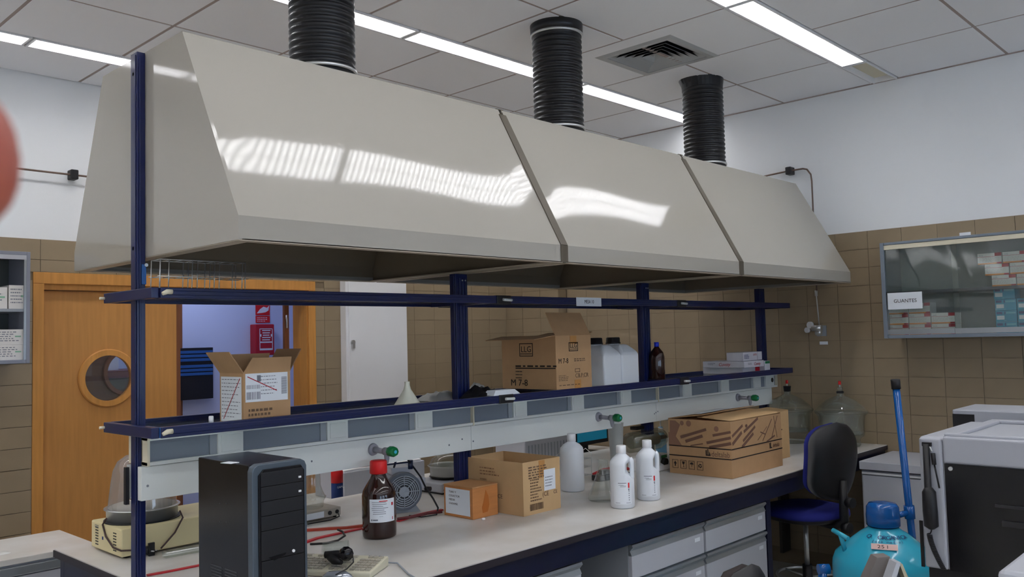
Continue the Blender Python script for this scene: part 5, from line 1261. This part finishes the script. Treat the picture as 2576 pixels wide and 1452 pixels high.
# ---- laboratory stools
def stool(loc, rz, label, gas=.66, cloth=None):
    cloth = cloth or M_seat
    t = thing('lab_stool', label, 'stool', loc, rz, 'laboratory stools')
    # local +x is forward; seat pad
    m = MB(); n = 28; v = []; ring_ = []
    prof = [(1.0, 0, 0), (1.03, .012, 0), (1.02, .035, 0), (.94, .052, 0), (.7, .058, 0), (.35, .055, 0)]
    def outline(k, s_):
        a = 2*math.pi*k/n; c, s2 = math.cos(a), math.sin(a)
        x = .22*abs(c)**.75*(1 if c > 0 else -1); y = .225*abs(s2)**.75*(1 if s2 > 0 else -1)
        return x*s_, y*s_
    for s_, z, _ in prof:
        for k in range(n): x, y = outline(k, s_); v.append((x, y, gas-.055+z))
    f = [(i*n+k, i*n+(k+1) % n, (i+1)*n+(k+1) % n, (i+1)*n+k) for i in range(5) for k in range(n)]+[tuple(5*n+k for k in range(n))]
    m.smooth = True; m.add(v, f); m.obj('seat', cloth, t)
    m = MB(); v = []
    for s_, z in ((.5, -.03), (.96, -.012), (1.02, 0), (1.03, .014)):
        for k in range(n): x, y = outline(k, s_); v.append((x, y, gas-.055+z))
    m.smooth = True; m.add(v, [tuple(range(n))[::-1]]+[(i*n+k, i*n+(k+1) % n, (i+1)*n+(k+1) % n, (i+1)*n+k) for i in range(3) for k in range(n)]); m.obj('seat_shell', M_black, t)
    # backrest: tall rounded pad, curved
    def pad(y0, x_, th, wd, z0, z1, m_, nm):
        m = MB(); nv, nu = 22, 14; v = []
        for layer in (0, 1):
            for i in range(nv+1):
                tz = i/nv; z = z0+(z1-z0)*tz
                e = abs(2*tz-1); ww = wd*(1-max(0, e-.35)**2.4*1.9) if e < 1 else 0
                ww = wd*math.sqrt(max(0, 1-max(0, (e-.42)/.58)**2.3))*(.86+.14*math.sin(tz*3))
                for j in range(nu+1):
                    u = j/nu*2-1; edge = max(abs(u)**6, max(0, (e-.8)/.2)**2)
                    thk = th*(1-edge)
                    x = x_+.06*u*u*(ww/wd)+.02*math.cos(tz*5)+(-thk if layer == 0 else thk)
                    v.append((x, u*ww, z))
        f = []; N = (nv+1)*(nu+1)
        for i in range(nv):
            for j in range(nu):
                a = i*(nu+1)+j; f += [(a, a+1, a+nu+2, a+nu+1), (N+a, N+a+nu+1, N+a+nu+2, N+a+1)]
        m.smooth = True; m.add(v, f)
        # close the border
        b = []
        for i in range(nv): b += [(i*(nu+1), (i+1)*(nu+1)), ((i+1)*(nu+1)+nu, i*(nu+1)+nu)]
        for a_, c_ in b: m.f.append([a_, c_, N+c_, N+a_]); m.m.append(0); m.sm.append(True)
        m.obj(nm, m_, t)
    z0, z1 = gas+.06, gas+.50
    pad(0, -.225, .026, .20, z0+.01, z1-.005, cloth, 'backrest')
    pad(0, -.258, .020, .205, z0, z1, M_black, 'back_shell')
    m = MB(); m.tube([(-.08, 0, gas-.08), (-.22, 0, gas-.085), (-.275, 0, gas-.04), (-.275, 0, gas+.18)], [.022, .024, .026, .022], 8); m.obj('back_bracket', M_black, t)
    m = MB(); m.cyl((-.29, -.01, gas+.06), (-.33, -.01, gas+.06), .028, seg=16); m.cyl((-.27, .0, gas-.08), (-.31, .0, gas-.08), .030, seg=16); m.obj('adjust_knob', M_black, t)
    m = MB(); m.cyl((0, 0, .30), (0, 0, gas-.08), .014); m.obj('gas_column', M_steel, t)
    m = MB(); m.cyl((0, 0, .10), (0, 0, .32), .028); m.obj('column_sleeve', M_black, t); MB().lathe([(.06, gas-.10), (.09, gas-.088), (.09, gas-.08)], 16).obj('seat_plate', M_black, t)
    for k in range(5):
        a = k*1.2566; m = MB(); m.tube([(0.02*math.cos(a), .02*math.sin(a), .11), (.26*math.cos(a), .26*math.sin(a), .07)], [.024, .014], 8)
        lg = m.obj('leg', M_black, t); m = MB(); m.cyl((.26*math.cos(a), .26*math.sin(a)-.012, .030), (.26*math.cos(a), .26*math.sin(a)+.012, .030), .030, seg=14); m.obj('castor', M_black, lg)
    m = MB(); seg = 32; m.tube([(.17*math.cos(2*math.pi*k/seg), .17*math.sin(2*math.pi*k/seg), .26) for k in range(seg+1)], .009, 8, cap=False)
    for k in range(3): a = k*2.094; m.tube([(.028*math.cos(a), .028*math.sin(a), .25), (.17*math.cos(a), .17*math.sin(a), .26)], .006, 6)
    m.obj('foot_ring', M_steel, t)
    return t
sp_ = at(2012, 1272, 2, .655)
stool((sp_.x, sp_.y-.03, 0), math.radians(74), 'blue fabric stool with a tall black-shelled backrest, pushed under the bench end')
q = deep(1885, 1420, 2.62)
s2_ = stool((0, 0, 0), math.radians(90), 'dark backrest top of a nearer stool before the grey drawers, cut by the frame', gas=q.z-.50, cloth=mat('brown_black_fabric', (46, 38, 38), .8))
s2_.location = (q.x+.01, q.y+.25, 0); s2_.scale = (1, .62, 1)
# ---- nitrogen dewar on its tipping trolley
dp_ = 4.0
ca = deep(2221, 1300, dp_); DXc, DYc = ca.x, ca.y
R = .232
def dz(py): return deep(2221, py, dp_).z
t = thing('nitrogen_dewar', 'turquoise nitrogen dewar with a dark blue cap and handwriting, in its blue trolley', 'dewar', (DXc, DYc, 0))
zc0, zc1 = dz(1316), dz(1264)
zs = dz(1392)
MB().lathe([(R*.4, .12), (R*.9, .16), (R, .22), (R, zs-.06), (R*.985, zs-.03), (R*.93, zs), (R*.72, zs+.045), (R*.44, zs+.098), (R*.30, zs+.118), (R*.285, zs+.125)], 52).obj('body', M_teal, t)
MB().lathe([(.062, zs+.120), (.062, zc0+.002)], 28).obj('neck', mat('navy_neck', (24, 34, 84), .4), t)
MB().lathe([(.066, zc0-.012), (.074, zc0-.008), (.0745, zc0+.035), (.071, zc1-.02), (.060, zc1-.004), (.03, zc1), (0, zc1)], 36).obj('cap', M_cblue, t)
ia = math.atan2(-.688, .724)
lf = Vector((-math.cos(ia), -math.sin(ia), 0))
b0 = lf*R*.80+Vector((0, 0, zs+.018)); m = MB(); m.tube([b0, b0+lf*.02+Vector((0, 0, .075))], [.011, .010], 10)
e_ = b0+lf*.02+Vector((0, 0, .078)); vd = Vector((.3, .9, .25)).normalized(); m.tube([e_-vd*.045-lf*-.0, e_+vd*.045], .011, 10); m.obj('handle', M_teal, t)
# neck bracket clamped to the trolley pole
rt = -lf
# writing on the cone of the shoulder
def cone_frame(a, s0):
    # local frame on the conical shoulder at azimuth a, between radii .44R and .93R
    p0 = Vector((R*.72*math.cos(a), R*.72*math.sin(a), zs+.045)); p1 = Vector((R*.44*math.cos(a), R*.44*math.sin(a), zs+.098))
    up = (p1-p0).normalized(); right = Vector((-math.sin(a), math.cos(a), 0))
    return Face(p0+up*s0, right, up)
va = math.atan2(-DYc, -DXc)
def on_cone(txt, size, s0, step, m_, h=.0035, start=-.5, nm='handwriting', sx=1):
    for i, ch_ in enumerate(txt):
        if ch_ == ' ': continue
        cone_frame(va+start+i*step, s0).text(ch_, 0, 0, size, m_, t, h=h, name=nm, align='CENTER', slant=.12, sx=sx)
on_cone('Q. ORGANICA', .030, .068, .155, M_navyink, start=-.62)
on_cone('(uso medio)', .018, .048, .10, M_navyink, start=-.38)
F = cone_frame(va+.0, .010); F.plate(MB(), -.055, 0, .055, .032, t=.0008, h=.0045).obj('tape_label', M_tag, t); F.text('25 l', -.030, .007, .026, M_ink, t, h=.0056, name='handwriting', sx=1.2)
F = Face(Vector((R*1.0*math.cos(va), R*1.0*math.sin(va), zs-.09)), (-math.sin(va), math.cos(va), 0), (0, 0, 1)); F.plate(MB(), -.05, -.03, .03, .02, t=.002, h=-.0008).obj('sticker', M_cream, t)
tr = thing('dewar_trolley', 'blue steel tipping trolley with a tall pole and black grip, holding the turquoise dewar', 'trolley', (DXc, DYc, 0))
a = deep(2254, 972, 4.05); b = deep(2283, 1290, 4.05); c_ = deep(2300, 1400, 4.05); o0 = Vector((DXc, DYc, 0))
d_ = (c_-a); foot_ = a+d_*((a.z-.10)/(a.z-c_.z))
m = MB(); m.tube([a-o0, foot_-o0], .0165, 14); m.obj('pole', M_cblue, tr)
u_ = (foot_-a).normalized(); m = MB(); m.tube([a-o0-u_*.032, a-o0+u_*.012], .021, 14); m.obj('grip', M_black, tr)
br = a+u_*((a.z-dz(1296))/abs(u_.z)); m = MB(); m.tube([br-o0-u_*.03, br-o0+u_*.03], .024, 14); 
mid = Vector((0, 0, (zc0+.015))); tgt = br-o0; m.tube([mid+(tgt-mid)*.40, tgt+Vector((0, 0, 0))], .014, 10); m.obj('pole_clamp', M_cblue, tr)
m = MB(); seg = 40; m.tube([((R+.02)*math.cos(2*math.pi*k/seg), (R+.02)*math.sin(2*math.pi*k/seg), .30) for k in range(seg+1)], .014, 8, cap=False); m.obj('ring', M_blue, tr)
L_ = lf*(R+.035)
m = MB(); m.tube([L_+Vector((0, 0, dz(1424))), L_+lf*.05+Vector((0, 0, dz(1424)))], .024, 12); m.tube([L_+lf*.03+Vector((0, 0, dz(1424))), L_+lf*.05+Vector((0, 0, .06))], .020, 10); m.obj('side_frame', M_cblue, tr); MB().tube([-L_+Vector((0, 0, .5)), -L_+Vector((0, 0, .06))], .018, 10).obj('side_frame', M_blue, tr)
m = MB(); m.tube([lf*.36+Vector((0, 0, .05)), lf*-.30+Vector((0, 0, .05))], .016, 8); m.obj('base_bar', M_blue, tr)
for s_ in (.36, -.30):
    p = lf*s_+Vector((0, 0, .05)); m = MB(); m.cyl(p+Vector((-.688*.0, 0, 0))-Vector((.0, .02, 0)), p+Vector((0, .02, 0)), .05, seg=18); m.obj('wheel', M_black, tr)
# ---- large grey instrument
ix, iy, iz = 3.416, at(2312, 1150, 0, 3.416).y, 1.27
ib = .785; idp = at(2435, 1060, 2, iz).x-ix
tb = thing('equipment_table', 'dark table under the large grey instrument at the right edge', 'table', (ix+.0, -.35, 0))
bx(.03, 1.75, 0, 1.50, .70, ib-.005).obj('tabletop', M_black, tb)
for x in (.06, 1.68):
    for y_ in (.03, 1.43): bx(x, x+.05, y_, y_+.05, 0, .70).obj('leg', M_black, tb)
IW_ = 1.0
t = thing('analysis_instrument', 'large pale grey benchtop instrument with a black front panel and hanging probe', 'instrument', (ix, iy, ib)); H_ = iz-ib
# y runs to the right as -Y
m = MB(); m.box(.012, idp, -IW_, 0, .0, H_-.0); m.obj('body', M_inst, t, .010, 3)
bx(.0, .06, -.082, .0, .0, H_-.004).obj('front_column', M_inst, t, .010, 3)
bx(.0, .06, -IW_, -.085, H_-.093, H_-.0+.004).obj('front_visor', M_inst, t, .008, 3)
bx(.006, .014, -IW_+.01, -.086, .0, H_-.095).obj('front_panel', M_blackg, t)
m = MB(); m.cyl((.006, -.108, H_-.112), (-.002, -.108, H_-.112), .0075, seg=14); m.obj('lock', M_steel, t)
m = MB(); m.box(-.004, .008, -.9, -.25, H_-.235, H_-.225); m.box(-.004, .008, -.9, -.27, H_-.30, H_-.28); m.obj('panel_slot', mat('slot_grey', (40, 38, 42), .3), t)
# recessed top: raised rims around two shallow basins
m = MB(); zt_ = H_+.0
for (x0, x1, y0, y1) in ((.02, .05, -IW_, -.085), (idp-.05, idp, -IW_, -.085), (.05, idp-.05, -.130, -.085), (.05, idp-.05, -.34, -.30)): m.box(x0, x1, y0, y1, zt_-.001, zt_+.014)
m.obj('top_rim', M_inst, t, .005)
bx(.05, idp-.05, -IW_, -.34, H_+.0005, H_+.003).obj('top_basin', mat('basin_grey', (120, 122, 126), .6), t)
bx(.02, idp-.02, -.0835, -.082, H_, H_+.0012).obj('seam', M_inkg, t)
m = MB(); m.box(-.012, .0, -.048, -.016, H_-.034, H_-.020); m.tube([(-.01, -.030, H_-.025), (-.012, -.030, H_-.19), (-.012, -.032, H_-.20)], [.012, .013, .02], 10); m.obj('probe_clip', M_black, t)
m = MB(); m.tube([(-.02, -.034, H_-.185), (-.022, -.036, H_-.20), (-.022, -.037, H_-.27), (-.02, -.038, H_-.325), (-.018, -.038, H_-.335)], [.014, .024, .026, .025, .012], 14); m.obj('probe_handle', M_black, t)
m = MB(); m.tube([(-.008, -.040, H_-.030), (-.010, -.050, H_-.052)], .0035, 8); m.obj('probe_pin', M_steel, t)
m = MB(); m.tube([(-.010, -.053, H_-.058), (-.010, -.056, H_-.10)], .008, 10); m.tube([(-.010, -.056, H_-.10), (-.012, -.070, H_-.185)], .0032, 6); m.obj('probe_jack', M_black, t)
m = MB(); pts = []
n = 220
for k in range(n):
    s_ = k/n; cx_ = -.022; cy_ = -.030-.045*s_**1.5; cz_ = H_-.355-.125*s_
    a = k*2*math.pi/9; pts.append((cx_+.008*math.cos(a), cy_+.008*math.sin(a), cz_))
m.tube([(-.018, -.038, H_-.33), (-.02, -.036, H_-.345)]+pts, .0025, 5); m.obj('coiled_cord', M_black, t)
bx(.0, .006, -.0, .012, .0, .17).obj('side_plate', M_blackg, t)
b0 = at(2395, 1033, 0, ix+.95)
t = thing('rear_instrument', 'lower grey and black instrument behind the large one, against the tiles', 'instrument', (ix+.95, b0.y, ib)); H2 = at(2395, 1033, 0, ix+.95).z-ib+.005
bx(.0, .35, -.7, 0, .0, H2).obj('body', M_inst, t, .006)
bx(-.004, .0, -.095, -.002, .05, H2-.020).obj('dark_panel', M_black, t)
# ---- foreground grey equipment corner and pale rounded corner
g0 = deep(2243, 1406, 1.75)
t = thing('grey_equipment_corner', 'pointed corner of a tilted grey tray with a pale rim, cut by the bottom edge', 'equipment', (g0.x, g0.y, g0.z))
rv = Vector((.724, -.688, 0)); fv = Vector((.688, .724, 0))     # to the right and away, as seen from the camera
def lp(a, b, c): return rv*a+fv*b+Vector((0, 0, c))
m = MB(); m.quadplate([lp(-.005, 0, 0), lp(.004, 0, 0), lp(-.080, -.06, -.14), lp(-.100, -.06, -.14)], fv*-1, .03); m.obj('rim', mat('pale_rim', (150, 152, 158), .5), t)
m = MB(); m.quadplate([lp(.004, 0.002, -.002), lp(.012, .0, -.012), lp(.035, -.05, -.14), lp(-.080, -.05, -.14)], fv, .008); m.obj('panel', mat('panel_blue_grey', (96, 100, 114), .5), t)
m = MB(); m.quadplate([lp(.004, 0, 0), lp(.012, 0, -.006), lp(.042, -.06, -.14), lp(.028, -.06, -.14)], fv*-1, .02); m.obj('side_rim', mat('dull_cream', (150, 142, 118), .6), t)
m = MB(); m.quadplate([lp(-.024, .012, -.0), lp(.003, .012, .001), lp(-.070, -.05, -.14), lp(-.135, -.05, -.14)], fv, .03); m.obj('back', mat('taupe', (96, 90, 88), .6), t)
st = thing('equipment_stand', 'grey stand under the tilted tray below the picture', 'stand', (g0.x-.02, g0.y-.06, 0)); bx(-.06, .10, -.06, .06, 0, g0.z-.15).obj('body', M_grey, st, .01)
g1 = deep(2560, 1440, 1.9)
t = thing('pale_casing', 'pale rounded casing corner at the very bottom right of the picture', 'equipment', (g1.x, g1.y, 0)); bx(-.03, .40, -.40, .035, 0, g1.z+.006).obj('body', M_inst, t, .015, 3)
# ================================================================ wall cabinet with the glove boxes
GX = WXR-.32
c0, c1 = at(2218, 700, 0, GX), at(2576, 700, 0, GX)
gz1 = at(2218, 612, 0, GX).z; gz0 = at(2228, 852, 0, GX).z
t = thing('glove_cabinet', 'wall cabinet with sliding glass doors holding glove boxes, right wall', 'wall cabinet', (GX, c0.y, gz0)); GH = gz1-gz0; GW = c0.y-c1.y+.45; GD = WXR-.016-GX
# local: y = -u to the right
def gb(u0, u1, x0, x1, z0, z1): return bx(x0, x1, -u1, -u0, z0, z1)
m = gb(0, .018, 0, GD, 0, GH); m.box(0, GD, -GW, -GW+.018, 0, GH); m.box(0, GD, -GW+.018, -.018, 0, .018); m.box(0, GD, -GW+.018, -.018, GH-.018, GH); m.obj('case', M_alu, t, .002)
gb(.018, GW-.018, GD-.01, GD, .018, GH-.018).obj('back_panel', M_gint, t)
m = gb(0, .024, -.012, 0, 0, GH); m.box(-.012, 0, -GW, -.024, GH-.016, GH); m.box(-.012, 0, -GW, -.024, 0, .022); m.obj('frame', mat('frame_blue_grey', (128, 138, 150), .4, metal=.3), t, .002)
gb(.024, GW, -.008, .004, GH-.046, GH-.018).obj('top_track', M_trunkc, t)
m = gb(.024, .42, -.010, .004, .024, .055); m.box(-.010, .004, -GW, -.422, .024, .055); m.obj('bottom_track', M_alu, t)
shz = at(2450, 722, 0, GX+.03).z-gz0
gb(.018, GW-.018, .012, GD-.01, shz-.022, shz-.004).obj('shelf', mat('dark_shelf', (70, 72, 80), .5), t)
gb(.024, .45, .0065, .0095, .055, GH-.046).obj('glass_door', M_glassd, t); gb(.42, GW, .001, .004, .055, GH-.046).obj('glass_door', M_glassd, t)
face_nx(-.0125, -.0, 0)
F = Face((-.0125, -.0, 0), (0, -1, 0), (0, 0, 1))
F.plate(MB(), (c0.y-at(2415, 593, 0, GX).y), GH+.0005, (c0.y-at(2443, 590, 0, GX).y), GH+.018, t=.003, h=-.006).obj('small_tag', M_paper, t)
s0, s1 = at(2232, 738, 0, GX-.012), at(2321, 776, 0, GX-.012)
tg = thing('gloves_sign', 'white paper sign reading GUANTES stuck on the glass cabinet door', 'sign', (GX-.010, s0.y, s1.z)); F = Face((0, 0, 0), (0, -1, 0), (0, 0, 1)); w_ = s0.y-s1.y; h_ = s0.z-s1.z
F.plate(MB(), 0, 0, w_, h_, t=.001).obj('paper', M_paper, tg); F.text('GUANTES', w_*.51, h_*.40, h_*.30, M_ink, tg, align='CENTER', h=.0014)
# glove boxes
M_gbox = mat('glove_white', (226, 222, 218), .55)
GWd, GHt = None, None
def glove(px0, px1, py0, py1, label, kind='llg', z=None, first=None):
    a, b = at(px0, py0, 0, GX+.05), at(px1, py1, 0, GX+.05); w_ = a.y-b.y; h_ = .066
    t = thing('glove_box', label, 'box', (GX+.05, a.y, z if z is not None else b.z), 0, 'glove boxes in the glass cabinet' if kind == 'llg' else 'turquoise glove boxes')
    w_ = w_-.002
    if kind == 'llg':
        bx(0, .12, -w_, 0, 0, h_).obj('carton', M_gbox, t, .001); F = Face((-.0002, 0, 0), (0, -1, 0), (0, 0, 1))
        F.plate(MB(), 0, 0, w_, h_*.13).obj('orange_band', M_orange, t); m = MB(); F.plate(m, w_*.72, h_*.70, w_, h_*1.0); F.plate(m, w_*.8, 0, w_, h_*.14, h=.0004); F.plate(m, 0, h_*.66, w_*.72, h_*.69); m.obj('red_patch', M_redd, t)
        F.text('LLG', w_*.06, h_*.74, h_*.2, M_inkg, t, name='printing'); m = MB(); F.scribble(m, w_*.06, h_*.55, w_*.9, 4, h_*.10, h_*.03); m.obj('printing', mat('print_pale', (186, 176, 176), .8), t)
    else:
        bx(0, .12, -w_, 0, 0, h_).obj('carton', M_tealbox, t, .001); F = Face((-.0002, 0, 0), (0, -1, 0), (0, 0, 1))
        F.plate(MB(), w_*.06, h_*.20, w_*.42, h_*.55).obj('white_patch', M_paper, t); m = MB(); F.plate(m, w_*.05, h_*.68, w_*.32, h_*.9); F.plate(m, w_*.42, h_*.66, w_*.47, h_*.92); m.obj('navy_print', M_navyink, t)
        m = MB(); F.plate(m, w_*.5, h_*.72, w_*.95, h_*.86); F.plate(m, w_*.38, h_*.06, w_*.5, h_*.12); m.obj('printing', mat('pale_teal', (110, 190, 210), .6), t)
    return t
zb = gz0+.0185; hh = .0675
rows_ = ['bottom', 'second', 'third']
for c, (a, b) in enumerate(((2232, 2286), (2287, 2342), (2343, 2404))):
    for r in range(3):
        if r == 2 and c == 2: continue
        glove(a, b, 800, 810, 'white and red glove box, %s row of low left stack in the cabinet, %s column' % (rows_[r], ['first', 'second', 'third'][c]), z=zb+r*hh)
zs_ = gz0+shz-.0035
for r, x0 in enumerate((2495, 2479, 2462)):
    for c in range(2):
        a = x0+c*63
        glove(a, a+62, 700, 710, 'white and red glove box, upper cabinet shelf, %s row, %s' % (rows_[r], 'left one' if c == 0 else 'cut by the picture edge'), z=zs_+r*hh)
for r in range(4):
    for c in range(2 if r < 3 else 1):
        a = 2505+c*56-(r == 3)*2
        glove(a, a+55, 800, 810, 'turquoise glove box, %s row on the cabinet floor, %s' % (['bottom', 'second', 'third', 'top'][r], 'left one' if c == 0 else 'at the picture edge'), 'teal', z=zb+r*hh-.0)
# ================================================================ left wall cabinet
LY = 5.30
a, b = at(77, 634, 1, LY), at(74, 914, 1, LY)
lz0, lz1 = b.z, a.z; LXr = a.x
t = thing('wall_cabinet', 'grey wall cabinet with open front and white boxes, at the left picture edge', 'wall cabinet', (LXr, LY, lz0)); LW, LH, LD = 1.1, lz1-lz0, YB-.016-LY
m = bx(-.02, 0, 0, LD, 0, LH); m.box(-LW, -LW+.02, 0, LD, 0, LH); m.box(-LW+.02, -.02, 0, LD, 0, .02); m.box(-LW+.02, -.02, 0, LD, LH-.02, LH); m.obj('case', mat('cabinet_blue_grey', (134, 138, 152), .5), t, .002)
bx(-LW+.02, -.02, LD-.01, LD, .02, LH-.02).obj('back_panel', mat('dark_inner', (92, 98, 96), .7), t)
bx(-LW+.02, -.02, .0, .01, LH-.045, LH-.02).obj('top_track', M_lgrey, t)
bx(-.032, -.02, .0, .012, .02, LH-.045).obj('glass_edge', M_alu, t)
shz = at(30, 777, 1, LY+.02).z-lz0; bx(-LW+.02, -.02, .02, LD-.01, shz-.016, shz).obj('shelf', M_grey, t)
def wbox(px0, px1, z, h_, d_, label):
    a, b = at(px0, 800, 1, LY+.03), at(px1, 800, 1, LY+.03)
    t = thing('slide_box', label, 'box', (a.x, LY+.03, z), 0, 'white boxes in the left wall cabinet'); w_ = b.x-a.x
    bx(0, w_, 0, d_, 0, h_).obj('carton', M_gbox, t, .001); F = face_ny(0, -.0002, 0); m = MB(); F.scribble(m, w_*.1, h_*.85, w_*.9, 5, h_*.14, h_*.05); m.obj('printing', M_inkg, t); F.plate(MB(), w_*.75, h_*.5, w_*.92, h_*.58).obj('green_mark', mat('pale_green', (130, 180, 150), .6), t)
    return t
hA = at(0, 713, 1, LY+.03).z-at(0, 773, 1, LY+.03).z
wbox(22, 61, lz0+shz+.0005, hA, .2, 'upright white box on the upper shelf of the left wall cabinet')
wbox(-60, 18, lz0+shz+.0005, hA*.9, .16, 'grey-white box behind the upright one in the left wall cabinet')
hB = .085
wbox(-30, 61, lz0+.0205, hB, .2, 'white box at the bottom of the left wall cabinet')
wbox(-30, 60, lz0+.021+hB, hB, .2, 'white box stacked on the bottom one in the left wall cabinet')
# ---- low counter at the lower left
a = at(150, 1333, 2, .75); f0 = at(135, 1387, 2, .75)
t = thing('side_counter', 'low counter with pale top and grey handle channel at the lower left', 'counter', (a.x, f0.y, 0)); CW, CD = 2.6, a.y-f0.y
bx(-CW, 0, 0, CD, .722, .75).obj('top', M_top, t, .003); bx(-CW+.02, -.02, .02, CD-.02, .1, .722).obj('body', M_lgrey, t)
for k in range(4):
    x1 = -.03-k*.6; d = bx(x1-.59, x1, .004, .02, .12, .665).obj('drawer_front', M_lgrey, t, .002); bx(x1-.59, x1, -.008, .02, .672, .712).obj('handle_channel', M_alu, d, .004)
q = at(-5, 1395, 2, .75); crumple('plastic_wrap', 'scrap of clear wrap on the low counter at the left edge', (q.x, q.y, .7505), .05, .03, .012, mat('bag_white', (200, 200, 196), .4), 3, 'wrap')
# ================================================================ fingertip in front of the lens (photographer's hand)
def finger():
    vs = [(0, 0, 0), (-.012, .001, 0), (-.030, .003, -.001), (-.055, .006, -.004), (-.082, .006, -.012)]
    rs = [.0100, .0105, .0105, .0112, .0118]
    palm = [(-.112, .004, -.030), (-.150, .002, -.045)]; pr_ = [.015, .022]
    V = vs+palm; Rr = rs+pr_; E = [(i, i+1) for i in range(6)]
    # wrist and forearm
    V += [(-.195, -.002, -.062), (-.26, -.01, -.09), (-.36, -.02, -.14)]; Rr += [.024, .027, .036]; E += [(6, 7), (7, 8), (8, 9)]
    # other fingers curled round below, unequal, and thumb from the palm side
    def chain(root, pts, rad):
        prev = root
        for p, r in zip(pts, rad): V.append(p); Rr.append(r); E.append((prev, len(V)-1)); prev = len(V)-1
    chain(6, [(-.125, .004, -.060), (-.085, .000, -.052), (-.060, -.012, -.055), (-.062, -.030, -.058), (-.078, -.034, -.060)], [.013, .0095, .009, .0085, .0075])
    chain(6, [(-.130, .002, -.080), (-.095, -.004, -.078), (-.072, -.018, -.080), (-.076, -.034, -.082)], [.012, .009, .0085, .0072])
    chain(6, [(-.142, .000, -.092), (-.112, -.006, -.098), (-.094, -.018, -.100), (-.098, -.030, -.102)], [.011, .008, .0075, .0065])
    chain(6, [(-.150, -.026, -.040), (-.120, -.040, -.030), (-.095, -.042, -.022)], [.014, .011, .009])
    me = bpy.data.meshes.new('hand'); me.from_pydata(V, E, []); o = bpy.data.objects.new('hand', me); COL.objects.link(o)
    sk = o.modifiers.new('skin', 'SKIN'); sk.use_smooth_shade = True
    if not me.skin_vertices: 
        bm = __import__('bmesh').new(); bm.from_mesh(me); bm.verts.layers.skin.verify(); bm.to_mesh(me); bm.free()
    for i, r in enumerate(Rr): me.skin_vertices[0].data[i].radius = (r, r)
    me.skin_vertices[0].data[6].use_root = True
    ss = o.modifiers.new('sub', 'SUBSURF'); ss.levels = 2; ss.render_levels = 2
    me.materials.append(M_skin)
    return o
fo = finger()
tip = deep(20, 385, .092)
rvv = Vector((.724, -.690, 0)).normalized(); fvv = Vector((.69, .724, .05)).normalized(); uvv = rvv.cross(fvv)
Mx = Matrix((rvv, fvv, uvv)).transposed().to_4x4()
fo.matrix_world = Matrix.Translation(tip) @ Mx
fo.name = 'person'
tag(fo, 'blurred pink fingertip of a hand reaching in at the left edge, right before the lens', 'hand')
